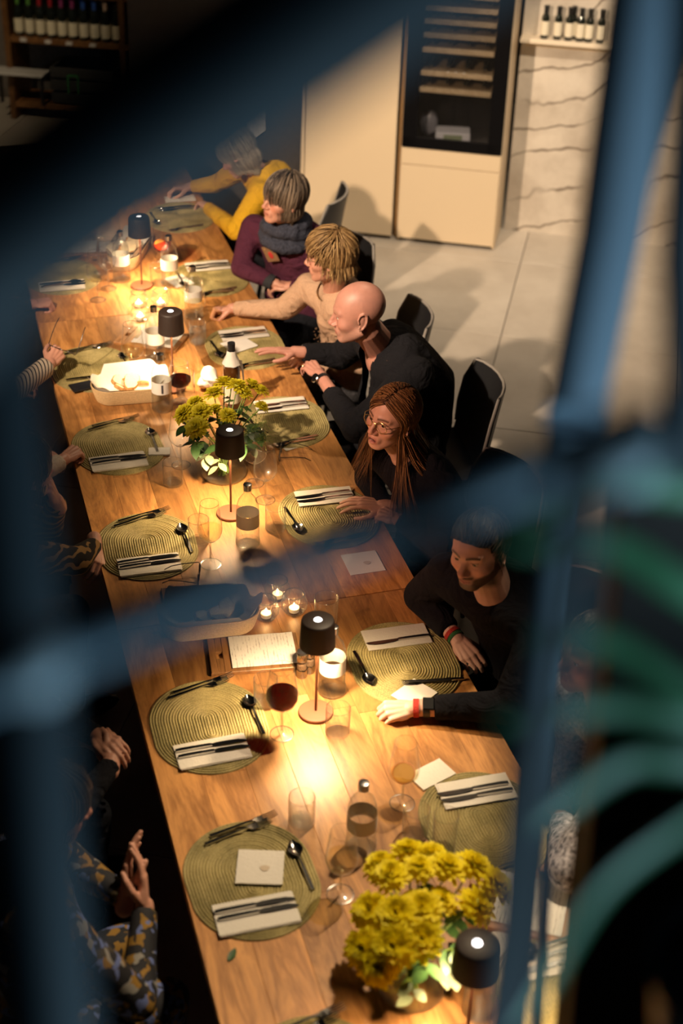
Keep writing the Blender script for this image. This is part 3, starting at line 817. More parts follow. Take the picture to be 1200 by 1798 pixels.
wine_glass('clear wine glass on the far table before the white paper', 1.19, 7.95, None)
wine_glass('clear wine glass at the far lamp among dark glasses', .86, 7.42, None)
og = wine_glass('big glass of orange drink with a fruit slice beside the far lamp', 1.128, 6.895, M_orange, True, .25, .140, 'cocktail')
def slice_(label, x, y, z, tilt):
    t = thing('orange_slice', label, 'fruit slice', (x, y, z), 0); t.rotation_euler = tilt
    G().lathe([(0, -.003), (.030, -.003), (.031, 0), (.030, .003), (0, .003)], 24).build('pulp', plain('orange_pulp', (.80, .38, .05), .5) if 'orange_pulp' not in bpy.data.materials else bpy.data.materials['orange_pulp'], t)
    G().lathe([(.030, -.0035), (.034, -.003), (.034, .003), (.030, .0035)], 24).build('peel', plain('orange_peel', (.75, .25, .03), .5) if 'orange_peel' not in bpy.data.materials else bpy.data.materials['orange_peel'], t)
slice_('orange slice inside the big orange drink', 1.125, 6.893, TZ + .140, (.5, .3, 0))
slice_('pale orange slice inside the wine glass beside the folded napkin', 1.128, 2.971, TZ + .122, (.35, -.2, 0))

def tumbler(label, x, y, fill=.035, h=.10, r=.039, flare=1.0):
    t = thing('tumbler', label, 'glass', (x, y, TZ), 0, 'water tumblers')
    G().lathe([(0, .001), (r * .93, .001), (r * .98, .005), (r * flare, h), (r * flare * .965, h + .0006), (r * .93, .014)], 34).build('glass_wall', M_glass, t)
    G().lathe([(0, .002), (r * .90, .002), (r * .93, .006), (r * .93, .012), (0, .0115)], 28).build('glass_bottom', M_base, t)
    G().lathe([(r * flare * 1.01, h), (r * flare * .985, h + .0018), (r * flare * .955, h), (r * flare * .985, h - .001)], 34).build('rim', M_rim, t)
    if fill: G().lathe([(0, .0125), (r * .925, .0125), (r * .93, .0125 + fill), (0, .0128 + fill)], 30).build('water', M_water, t)
    return t
tumbler('low water tumbler between the near placemat and the near bottle', .825, 2.972, .030)
tumbler('tumbler full of bright glints behind the near flowers', 1.127, 2.845, .045)
tumbler('tumbler standing in front of the lamp with red wine', 1.031, 3.318, .030)
tumbler('tumbler glowing behind the red wine glass', .848, 3.508, .045)
tumbler('tumbler right of the grey banded bottle', 1.118, 4.468, .028)
tumbler('tumbler behind the white wine glass of the grey banded bottle', .824, 4.452, .030)
tumbler('tumbler below the empty wine glass left of the far flowers', .806, 4.872, .026)
tumbler('tumbler with water beside the open menu board and pink cuff', 1.143, 6.058, .035)
tumbler('empty tumbler over the rust base next to the middle basket', .992, 5.575, 0, .11, .041)
tumbler('bright tumbler pressed against the white wine near the striped sleeve', .843, 5.75, .06)
tumbler('tumbler left of the bottle between far lamp and purple sweater', 1.078, 6.738, .03)
tumbler('tall champagne coloured tumbler behind the lamp with red wine', 1.135, 3.83, 0, .135, .037, 1.12)
tumbler('slim upright glass on the rim of the mat behind the blue post', 1.185, 2.765, 0, .14, .033, 1.1)
tumbler('small tumbler at the foot of the near lamp', 1.085, 2.225, .03)
rg = wine_glass('low glass of red wine hidden behind the far flowers', .958, 5.515, M_red, True, .19, .145)

# ------------------------------------------------------------------ ribbed candle jars
def votive(label, x, y, power=.35, glow=True):
    t = thing('candle_jar', label, 'candle', (x, y, TZ), 0, 'ribbed glass candle jars')
    G().lathe([(0, .002), (.026, .002), (.034, .008), (.044, .025), (.0455, .040), (.041, .056), (.033, .066), (.0315, .070), (.0345, .076), (.0365, .078), (.034, .079), (.030, .072)], 96, rib=.018, nr=24).build('ribbed_jar', M_vase, t)
    G().lathe([(.0335, .0755), (.0372, .0775), (.0350, .0800), (.0318, .0785)], 40).build('rim', M_rim, t)
    G().lathe([(0, .0015), (.028, .0015), (.035, .008), (.030, .0045), (0, .0045)], 32).build('jar_bottom', M_base, t)
    G().lathe([(0, .006), (.018, .006), (.0185, .02), (.017, .021), (.0165, .018), (0, .0182)], 24).build('tealight', M_wax, t)
    if glow:
        G().lathe([(0, .019), (.0035, .023), (.0045, .028), (.0025, .036), (0, .041)], 12).build('flame', M_flame, t)
        d = bpy.data.lights.new('candle_light', 'POINT'); d.energy = power; d.color = (1, .55, .2); d.shadow_soft_size = .006
        o = bpy.data.objects.new('candle_light', d); C.objects.link(o); o.parent = t; o.location = (0, 0, .048)
votive('candle jar nearest the near bread basket', .955, 3.945, .25)
votive('candle jar nearest the champagne coloured tumbler', 1.056, 3.952, .25)
votive('candle jar behind its two twins under the blue rail', 1.020, 4.045, .15)
votive('glowing candle jar at the front of the group on the table seam', .926, 6.352, .7)
votive('glowing candle jar at the back of the group by the lamp base', .943, 6.497, .7)
votive('glowing candle jar on the bottle side of the group on the seam', 1.047, 6.487, .7)

# ------------------------------------------------------------------ vases with chrysanthemums
def vase(label, x, y):
    t = thing('vase', label, 'vase', (x, y, TZ), 0, 'wide glass vases')
    G().lathe([(0, .003), (.070, .002), (.082, .006), (.088, .018), (.0875, .032), (.078, .065), (.064, .10), (.055, .125), (.053, .14), (.057, .152), (.055, .153), (.050, .14)], 48).build('vase_glass', M_vase, t)
    G().lathe([(.0575, .1515), (.0560, .1545), (.0535, .1525)], 44).build('rim', M_rim, t)
    G().lathe([(0, .001), (.071, .001), (.083, .006), (.0885, .016), (.080, .009), (.066, .004), (0, .004)], 44).build('glass_bottom', M_base, t)
    G().lathe([(0, .005), (.068, .005), (.080, .010), (.0855, .020), (.085, .032), (.0805, .052), (0, .0525)], 44).build('water', M_water, t)
    return t
def bloom_mesh(nl, R_, col):
    g = G(); rr = random.Random(nl * 7)
    for L_ in range(nl):
        u = L_ / max(1, nl - 1); n = 20 - L_ * 2; ln = R_ * (1 - .62 * u); el = math.radians(-8 + 68 * u)
        for i in range(n):
            a = 2 * PI * (i + .5 * (L_ % 2)) / n + rr.uniform(-.1, .1); e = el + rr.uniform(-.14, .14); l = ln * rr.uniform(.9, 1.08); wv = R_ * .15
            ca, sa = math.cos(a), math.sin(a)
            pts = []
            for (f, wd, dz) in ((.12, .45, 0), (.5, 1.0, .04), (.85, .9, .05), (1.0, .35, .02)):
                d = f * l * math.cos(e); z = f * l * math.sin(e) + dz * R_ + .006 * u
                pts.append((d, wd * wv, z))
            V = []
            for d, q, z in pts: V += [(d * ca - q * sa, d * sa + q * ca, z + .0012), (d * ca, d * sa, z), (d * ca + q * sa, d * sa - q * ca, z + .0012)]
            F = []
            for k in range(3):
                b = k * 3; F += [(b, b + 1, b + 4, b + 3), (b + 1, b + 2, b + 5, b + 4)]
            g.add(V, F)
    return g
def petal_mat(name, col):
    m, nt, p = nodes(name); p.inputs['Base Color'].default_value = c4(col); p.inputs['Roughness'].default_value = .6
    tl = N(nt, 'ShaderNodeBsdfTranslucent'); tl.inputs[0].default_value = c4(col); ms = N(nt, 'ShaderNodeMixShader', i_Fac=.4)
    out = [n for n in nt.nodes if n.type == 'OUTPUT_MATERIAL'][0]
    nt.links.new(p.outputs[0], ms.inputs[1]); nt.links.new(tl.outputs[0], ms.inputs[2]); nt.links.new(ms.outputs[0], out.inputs[0])
    return m
M_petal = petal_mat('yellow_petal', (.92, .80, .012))
M_petal2 = petal_mat('green_yellow_petal', (.70, .62, .025))
M_heart = plain('flower_heart', (.42, .44, .05), .7)
def leaf_geo(g, base, d, up, L_, W_, lobes=0, bend=.2):
    d = Vector(d).normalized(); up = Vector(up); s = d.cross(up).normalized(); n = s.cross(d)
    rings = []
    for i in range(7):
        u = i / 6; wv = W_ * math.sin(PI * min(1, u * .97 + .02)) ** .8 * (1 + (.35 * math.sin(u * lobes * 2 * PI) if lobes else 0))
        c = Vector(base) + d * L_ * u - n * bend * L_ * u * u
        rings.append([tuple(c + s * wv + n * .12 * wv), tuple(c), tuple(c - s * wv + n * .12 * wv)])
    g.loft(rings, caps=False, close=False)
BL = {}
def bouquet(cx, cy, heads, petal, tagname, where):
    proto = None
    for i, (x, y, z, r) in enumerate(heads):
        top = Vector((x, y, TZ + z)); foot = Vector((cx + (x - cx) * -.15, cy + (y - cy) * -.15, TZ + .02)); neck = Vector((cx + (x - cx) * .22, cy + (y - cy) * .22, TZ + .145))
        t = thing('chrysanthemum', None, None, tuple(top), 0)
        tag(t, None, 'flower', tagname)
        ax = (top - neck).normalized() * .75 + Vector((-.10, -.30, .35)); ax.normalize()
        M = ax.to_track_quat('Z', 'Y')
        key = (petal.name, i % 3)
        if key not in BL:
            o = bloom_mesh(5 + i % 2, .036, petal).build('petals', petal, t, sharp=0); BL[key] = o.data
        else: o = link('petals', BL[key], t)
        o['kind'] = 'stuff'; o.rotation_mode = 'QUATERNION'; o.rotation_quaternion = M; r *= 1.42 if petal is M_petal else 1.18; o.scale = (r,) * 3
        if 'h' not in BL: h = G().ell((0, 0, .006), (.009, .009, .006), n=10, k=6).build('flower_heart', M_heart, t); BL['h'] = h.data
        else: h = link('flower_heart', BL['h'], t)
        h.rotation_mode = 'QUATERNION'; h.rotation_quaternion = M; h.scale = (r,) * 3
        p = [foot, neck, neck.lerp(top, .5) + Vector((0, 0, .01)), top - ax * .004]
        G().tube([tuple(q - top) for q in p], [.0032, .003, .0026, .0024], 6).build('stem', M_stem, t)
        if i % 2 == 0:
            g = G(); q = neck.lerp(top, .45) - top; a = i * 2.4
            leaf_geo(g, q, (math.cos(a), math.sin(a), .15), (0, 0, 1), .065, .017, 2.5, .3)
            leaf_geo(g, q * .5, (math.cos(a + 2.2), math.sin(a + 2.2), -.1), (0, 0, 1), .05, .014, 2.5, .3)
            g.build('leaf', M_leaf, t, sharp=0)
        t['label'] = where[i % len(where)]
NEARC = (.948, 2.335); FARC = (1.012, 4.888)
vase('wide glass vase under the bright yellow near flowers', *NEARC)
vase('wide glass vase behind the lamp under the greenish far flowers', *FARC)
near_h = [(.909, 2.513, .27, 1.05), (.987, 2.53, .28, 1.05), (1.043, 2.51, .27, 1.1), (1.064, 2.447, .29, 1.1), (.99, 2.452, .30, .95), (.913, 2.448, .30, 1.05), (.957, 2.387, .26, .8), (.84, 2.372, .27, 1.15),
          (.884, 2.312, .31, 1.2), (.951, 2.324, .30, 1.15), (.793, 2.274, .26, 1.1), (.854, 2.24, .29, 1.25), (.927, 2.252, .28, 1.15), (.815, 2.225, .25, 1.1), (1.028, 2.38, .25, .9), (1.138, 2.45, .27, 1.1), (1.11, 2.351, .24, 1.15), (1.17, 2.389, .26, 1.1)]
far_h = [(1.10, 5.13, .27, 1.0), (1.174, 5.10, .27, 1.1), (1.011, 5.05, .28, 1.15), (.929, 5.01, .27, 1.05), (.874, 4.955, .26, 1.2), (.933, 4.92, .28, 1.2), (.902, 4.859, .25, 1.2), (1.037, 4.92, .25, 1.0), (1.105, 5.05, .30, 1.2), (1.203, 5.07, .26, 1.0), (1.187, 4.975, .24, .8), (1.001, 4.98, .25, .8), (1.128, 5.02, .28, .9), (1.065, 5.11, .29, 1.1)]
ORD = ['first', 'second', 'third', 'fourth', 'fifth', 'sixth', 'seventh']
def flower_labels(heads, rows, text):
    """rows counted from the top of the bunch as the camera sees it, then along the row"""
    o = sorted(range(len(heads)), key=lambda i: -heads[i][1]); n = -(-len(o) // rows); out = [''] * len(heads)
    for r in range(rows):
        for k, i in enumerate(sorted(o[r * n:(r + 1) * n], key=lambda i: heads[i][0])): out[i] = '%s, %s from the left in its %s row' % (text, ORD[k], ORD[r])
    return out
bouquet(*NEARC, near_h, M_petal, 'yellow chrysanthemums in the near vase', flower_labels(near_h, 4, 'bright yellow bloom in the near vase'))
bouquet(*FARC, far_h, M_petal2, 'greenish yellow chrysanthemums in the far vase', flower_labels(far_h, 3, 'greenish yellow bloom in the far vase'))
def greenery(label, name, cat, cx, cy, mat, specs, foot_z=.03):
    """a sprig: branching stem with its leaves"""
    t = thing(name, label, cat, (cx, cy, TZ))
    g = G(); lf = []
    for (a, reach, top, n, L_, W_) in specs:
        d = Vector((math.cos(a), math.sin(a), 0))
        p = [Vector((0, 0, foot_z)), d * .045 + Vector((0, 0, .15)), d * (.05 + reach * .5) + Vector((0, 0, .15 + (top - .15) * .7)), d * (.05 + reach) + Vector((0, 0, top))]
        g.tube(p, [.0024, .002, .0016, .001], 5)
        for k in range(n):
            u = .25 + .75 * (k + 1) / n; q = p[1].lerp(p[2], min(1, u * 2)) if u < .5 else p[2].lerp(p[3], (u - .5) * 2)
            b = a + (1 if k % 2 else -1) * 1.0
            l = G(); leaf_geo(l, q, (math.cos(b), math.sin(b), rnd.uniform(-.5, .1)), (0, 0, 1), L_ * rnd.uniform(.8, 1.1), W_, 0, .25); lf.append(l)
    g.build('stem', M_stem, t)
    for l in lf: l.build('leaf', mat, t, sharp=0)
    return t
greenery('pale eucalyptus sprig hanging over the rim of the near vase', 'eucalyptus_sprig', 'sprig', *NEARC, M_euc, [(-.6, .05, .10, 3, .055, .017), (-1.9, .05, .09, 3, .05, .016), (-.1, .06, .12, 3, .05, .016)])
greenery('pale eucalyptus sprig hanging over the rim of the far vase', 'eucalyptus_sprig', 'sprig', *FARC, M_euc, [(-2.6, .05, .12, 4, .055, .017), (-2.0, .05, .10, 3, .05, .016), (-.3, .06, .13, 3, .05, .016)])
greenery('dark leafy stems between the near yellow flowers', 'leafy_stem', 'leaves', *NEARC, M_leaf, [(a, .08, .22, 5, .06, .016) for a in (.2, 1.2, 2.4, 3.6, 4.6, 5.5)])
greenery('dark leafy stems below the greenish far flowers', 'leafy_stem', 'leaves', *FARC, M_leaf, [(a, .09, .20 + .02 * (k % 2), 6, .065, .018) for k, a in enumerate((.1, .8, 1.9, 2.8, 3.6, 4.4, 5.2, 5.9))])
def berries(label, cx, cy, specs):
    t = thing('berry_sprig', label, 'sprig', (cx, cy, TZ)); g = G(); b = G()
    for (a, reach, top) in specs:
        d = Vector((math.cos(a), math.sin(a), 0)); p = [Vector((0, 0, .03)), d * .04 + Vector((0, 0, .15)), d * reach + Vector((0, 0, top))]
        g.tube(p, [.002, .0016, .001], 5)
        for k in range(26):
            q = p[2] + Vector((rnd.gauss(0, .022), rnd.gauss(0, .022), rnd.gauss(0, .016)))
            b.ell(q, (.0026,) * 3, n=6, k=4); g.tube([p[1].lerp(p[2], rnd.uniform(.6, 1)), q], .0006, 3)
    g.build('stem', M_stem, t); tag(b.build('seed_heads', plain('seed_green', (.24, .28, .07), .6) if 'seed_green' not in bpy.data.materials else bpy.data.materials['seed_green'], t), kind='stuff')
berries('fine green seed sprigs at the side of the far bunch', *FARC, [(-.6, .17, .21), (.0, .15, .22), (-1.5, .10, .20)])
berries('fine green seed sprigs inside the near bunch', *NEARC, [(-2.2, .09, .16), (.4, .13, .17)])
t = thing('fallen_leaf', 'single dark green leaf lying on the table below the square napkin', 'leaf', (.527, 2.552, TZ + .003), .9)
g = G(); leaf_geo(g, (-.022, 0, 0), (1, 0, 0), (0, 0, 1), .044, .010, 0, -.08); g.build('blade', M_leaf, t, sharp=0)

# ------------------------------------------------------------------ bread baskets
def basket(label, x, y, rz, L_=.20, W_=.085, H=.075, sc_=1.0):
    t = thing('bread_basket', label, 'basket', (x, y, TZ), rz, 'oval coiled bread baskets')
    e = L_ / 2 - W_ / 2 + .03
    def ring(r, z, n=44): return [(yy, xx, z) for xx, yy in stadium(r, e, n)][::-1]
    rows = []; nc = 9
    for k in range(nc):
        z0 = .003 + k * (H / nc); r0 = W_ * (.74 + .26 * (k / nc) ** .8)
        for f, o_ in ((.05, 0), (.3, .0032), (.7, .0032), (.95, 0)): rows.append(ring(r0 + o_, z0 + f * H / nc))
    inner = [ring(W_ * 1.01, H + .004), ring(W_ * .96, H + .002), ring(W_ * .80, H * .4), ring(W_ * .70, .008)]
    G().loft([ring(W_ * .70, .0)] + rows + inner).build('coiled_side', M_rattan, t)
    return t, e
def liner(t, e, W_, H, seed):
    rr = random.Random(seed); g = G(); rings = []
    for (f, z) in ((.05, .02), (.55, .016), (.80, .04), (.93, H + .012), (1.08, H + .028)):
        rg_ = []
        for i, (xx, yy) in enumerate(stadium(W_ * f, e * min(1, f + .1), 40)):
            a = 2 * PI * i / 40; fl_ = (.010 * math.sin(a * 3 + seed) + .008 * math.sin(a * 7 + 2 * seed)) * f * f
            rg_.append((yy * (1 + fl_ * 3), xx * (1 + fl_ * 3), z + fl_ * (1.4 if z > H else .3)))
        rings.append(rg_[::-1])
    return rings
def napkin_in(label, bt, e, seed, W_=.085, H=.075):
    o = G().loft(liner(None, e, W_, H, seed), caps=False).build('basket_napkin', M_napkin, sharp=0)
    o.location = bt.location; o.rotation_euler = bt.rotation_euler
    tag(o, label, 'napkin')
def bread(label, bt, x, y, z, rot, s=1.0, group=None, crust=True):
    t = thing('bread_slice', label, 'bread', (0, 0, 0), 0, group)
    cs, sn = math.cos(bt.rotation_euler.z), math.sin(bt.rotation_euler.z)
    t.location = (bt.location.x + x * cs - y * sn, bt.location.y + x * sn + y * cs, TZ + z); t.rotation_euler = rot
    rr = random.Random(int(abs(x * 999 + y * 77 + z * 1e4)))
    g = G(); n = 18; o1 = [(.042 * s * math.cos(2 * PI * i / n) * (1 + .12 * rr.uniform(-1, 1)), .030 * s * math.sin(2 * PI * i / n) * (1 + .12 * rr.uniform(-1, 1))) for i in range(n)]
    g.loft([[(a * .9, b * .9, -.010 * s) for a, b in o1], [(a, b, -.004) for a, b in o1], [(a, b, .005) for a, b in o1], [(a * .9, b * .9, .010 * s) for a, b in o1]], caps=False)
    g.build('crust', M_bread, t, sharp=0)
    g = G()
    for zz, fl_ in ((.0102 * s, 1), (-.0102 * s, -1)):
        V = [(0, 0, zz + .002 * fl_)] + [(a * .9, b * .9, zz) for a, b in o1]
        g.add(V, [((0, i + 1, (i + 1) % n + 1) if fl_ > 0 else (0, (i + 1) % n + 1, i + 1)) for i in range(n)])
    g.build('crumb', M_crumb, t, sharp=0)
bk, e = basket('coiled bread basket beside the bottle with the dark label strip', .765, 5.605, -.06)
napkin_in('white paper napkin lining the middle bread basket', bk, e, 1)
for i, (x, y, z, r, s) in enumerate(((-.04, .01, .075, (.5, .3, .2), 1.1), (.0, -.01, .083, (.3, -.4, 1.0), 1.1), (-.01, .03, .07, (-.5, .2, .5), 1.0), (.045, -.02, .072, (.4, .5, 2.), .9), (-.05, -.03, .066, (.2, .6, .7), .8))):
    bread(('flat torn piece of bread on top of the middle basket', 'largest piece of bread in the middle basket', 'piece of bread behind the others in the middle basket', 'crusty bread end close to the bottle in the middle basket', 'small bread piece at the napkin fold in the middle basket')[i], bk, x, y, z, r, s, 'bread in the middle basket')
bk, e = basket('coiled bread basket half under the blue rail beside the candle jars', .755, 3.935, -.05)
napkin_in('white napkin lining the basket under the blue rail', bk, e, 2)
for i, (x, y, z, r) in enumerate(((.03, .0, .055, (.6, .2, .3)), (.06, .02, .06, (.4, -.5, 1.2)), (-.02, -.01, .055, (.3, .4, .2)))):
    bread(('dark bread slice in the basket under the blue rail', 'dark bread end nearest the candle jars in the near basket', 'bread slice under the napkin edge in the near basket')[i], bk, x, y, z, r, .9, 'bread in the near basket')
bk, e = basket('coiled bread basket behind the far lamp', .985, 7.06, 1.15)
napkin_in('white napkin lining the basket behind the far lamp', bk, e, 4)
for i, (x, y, z, r) in enumerate(((.0, .0, .075, (.9, .2, .3)), (-.06, .01, .078, (1.0, -.2, 1.2)), (.05, -.01, .075, (.8, .4, .2)))):
    bread(('upright brown bread slice in the far basket', 'upright bread slice nearest the camera in the far basket', 'bread slice at the back of the far basket')[i], bk, x, y, z, r, 1.1, 'bread in the far basket')

# ------------------------------------------------------------------ menu boards
def menu_board(label, x, y, rz, L_=.30, W_=.185, paper=(.205, .175), poff=.035):
    t = thing('menu_board', label, 'board', (x, y, TZ), rz, 'wooden menu boards')
    g = G(); hw = L_ / 2; hh = W_ / 2
    # board with a slot near one end, built as four bars round the slot
    g.box((-hw + .012, 0, .007), (.024, W_, .014), bev=.002).box((-hw + .0345, hh - .0375, .007), (.021, .075, .014), bev=.001).box((-hw + .0345, -hh + .0375, .007), (.021, .075, .014), bev=.001)
    g.box((.0225, 0, .007), (L_ - .045, W_, .014), bev=.002)
    g.build('wooden_board', M_board, t)
    G().box((-hw + .085, 0, .0158), (.02, .07, .003), bev=.001).build('clip', plain('clip_bronze', (.16, .13, .10), .45, .5) if 'clip_bronze' not in bpy.data.materials else bpy.data.materials['clip_bronze'], t)
    return t
def menu_sheet(label, x, y, rz, z, w_, d_):
    t = card('menu_sheet', label, 'menu', x, y, z, w_, d_, rz, M_menu, False, .0012, 'printed menu sheets')
    return t
b_ = menu_board('wooden menu board with clip in front of the near basket', .868, 3.752, -.12)
menu_sheet('printed menu clipped to the board in front of the near basket', .897, 3.752, -.12, TZ + .0175, .215, .165)
b_ = menu_board('wooden menu board lying crosswise under the bottle before the candle jars', .94, 6.125, -.55)
menu_sheet('printed menu on the board before the glowing candle jars', .965, 6.112, -.55, TZ + .0145, .20, .150)
b_ = menu_board('wooden menu board on the dim far table behind the empty glasses', .775, 7.255, -.18)
menu_sheet('printed menu on the dim far board', .765, 7.258, -.18, TZ + .0145, .16, .155)
menu_sheet('second printed sheet beside the menu on the dim far board', .905, 7.225, -.10, TZ + .0145, .10, .13)
b_ = menu_board('wooden menu board with large sheet close to the dark column', 1.315, 2.52, -.55, .33, .21)
menu_sheet('large menu sheet on the board close to the dark column', 1.335, 2.515, -.55, TZ + .0145, .215, .185)
b_ = menu_board('wooden menu board under the blue rail behind the near basket', .765, 4.085, -.10, .28, .17)
menu_sheet('printed menu under the blue rail by the dark folded spectacles', .795, 4.085, -.10, TZ + .0145, .19, .155)
menu_sheet('grey looking menu sheet behind the near flowers and the blue post', 1.215, 2.375, -.05, TZ, .11, .155)

# ------------------------------------------------------------------ pepper and salt mills, phone, spectacles, wine bottle
def mill(label, x, y):
    t = thing('pepper_mill', label, 'mill', (x, y, TZ), 0, 'steel and glass mills')
    G().lathe([(0, 0), (.0175, 0), (.018, .002), (.0175, .028), (.017, .03)], 22).build('steel_base', M_steel, t)
    G().lathe([(.017, .03), (.017, .066)], 22).build('glass_body', M_glass, t)
    G().lathe([(0, .031), (.015, .031), (.015, .05), (0, .054)], 16).build('peppercorns', plain('peppercorn', (.14, .08, .04), .7, bump=1.0, bscale=300, var=.6) if 'peppercorn' not in bpy.data.materials else bpy.data.materials['peppercorn'], t)
    G().lathe([(.017, .066), (.0178, .068), (.0178, .096), (.0165, .098), (0, .098)], 22).build('steel_head', M_steel, t)
    G().lathe([(.0168, .098), (.0165, .103), (.004, .104), (0, .1055)], 22).build('black_top', M_black, t)
mill('steel and glass mill in front at the corner of the menu board', .994, 3.612)
mill('steel and glass mill half hidden behind the lamp pole', 1.024, 3.628)
t = thing('phone', 'dark phone lying at the edge of the mat beside the middle basket', 'phone', (.590, 5.735, TZ + .007), .22)
G().box((0, 0, .0045), (.148, .072, .009), bev=.003).build('phone_case', M_black, t)
G().box((0, 0, .0094), (.138, .064, .0006)).build('phone_glass', plain('phone_glass', (.02, .02, .025), .05), t)
def spectacles(label, x, y, z, rz, mat, w_=.13, rot=None, temples=.125, fold=.0):
    t = thing('spectacles', label, 'glasses', (x, y, z), rz)
    if rot: t.rotation_euler = rot
    g = G()
    for s in (-1, 1):
        cx = s * .033; pts = []
        for i in range(21):
            a = 2 * PI * i / 20; pts.append((cx + .026 * math.cos(a), -.002 * abs(math.cos(a)), .022 + .0195 * math.sin(a) * (1 if math.sin(a) > 0 else 1.05)))
        g.tube(pts, .0019, 6, caps=False)
    g.tube([(-.009, 0, .028), (0, -.003, .031), (.009, 0, .028)], .0018, 6)
    g.build('frame', mat, t)
    for s in (-1, 1):
        G().tube([(s * .058, 0, .03), (s * (.064), .006, .031), (s * (.064 - fold), .06, .031), (s * (.062 - 1.5 * fold), .10, .026), (s * (.060 - 1.6 * fold), temples, .012)], .0018, 6).build('temple', mat, t)
        l = G(); n = 16; l.add([(s * .033, 0, .022)] + [(s * .033 + .025 * math.cos(2 * PI * i / n), 0, .022 + .0185 * math.sin(2 * PI * i / n)) for i in range(n)], [(0, i + 1, (i + 1) % n + 1) for i in range(n)]); l.build('lens', M_glass, t)
    return t
M_specblack = plain('dark_spectacle_frame', (.03, .018, .012), .3)
spectacles('dark spectacles lying open on the table below the folded napkin under the rail', .775, 4.215, TZ + .003, 1.3, M_specblack, fold=.012)
spectacles('dark spectacles lying beside the small beige card', 1.265, 4.975, TZ + .003, -1.9, M_specblack, fold=.010)
M_brownglass = plain('brown_wine_glass', (.07, .025, .006), .06, coat=1.0)
wb = wine_bottle('brown wine bottle with a white cloth round its neck behind the far flowers', (1.165, 5.43, TZ), .30, .037, M_black, M_winelabel, M_brownglass, (.10, .38))
cl = G(); rows = []
for k, (z, r) in enumerate(((.185, .040), (.205, .038), (.225, .030), (.245, .022), (.262, .0195), (.266, .018))):
    rows.append([(r * math.cos(2 * PI * i / 20) * (1 + .08 * math.sin(i * 2.1 + k)), r * math.sin(2 * PI * i / 20) * (1 + .08 * math.sin(i * 2.1 + k)), z - (.045 if k == 0 and 9 <= i <= 16 else 0)) for i in range(20)])
o = cl.loft(rows[1:], caps=False).build('bottle_cloth', M_napkin, sharp=0); o.location = (1.165, 5.43, TZ)
tag(o, 'white paper cloth wrapped round the neck of the brown wine bottle', 'cloth')
o2 = G().loft([[(.024, -.03, .235), (.040, -.02, .225), (.042, .0, .23)], [(.034, -.035, .19), (.047, -.02, .185), (.047, .0, .19)], [(.040, -.038, .13), (.050, -.02, .125), (.050, .0, .13)]], caps=False, close=False).build('hanging_flap', M_napkin, o, sharp=0)
t = thing('napkin', 'scrunched white napkin standing behind the brown wine bottle', 'napkin', (1.105, 5.62, TZ), .4)
g = G(); g.ell((0, 0, .04), (.045, .035, .04), n=22, k=12); rr = random.Random(3)
g.v = [(x * (1 + .3 * math.sin(9 * x * 20 + z * 90)), y * (1 + .3 * math.sin(z * 120 + x * 80)), max(.001, z * (1 + .3 * math.sin(40 * x + 70 * y)))) for x, y, z in g.v]
g.build('crumpled_paper', M_napkin, t, sharp=0)
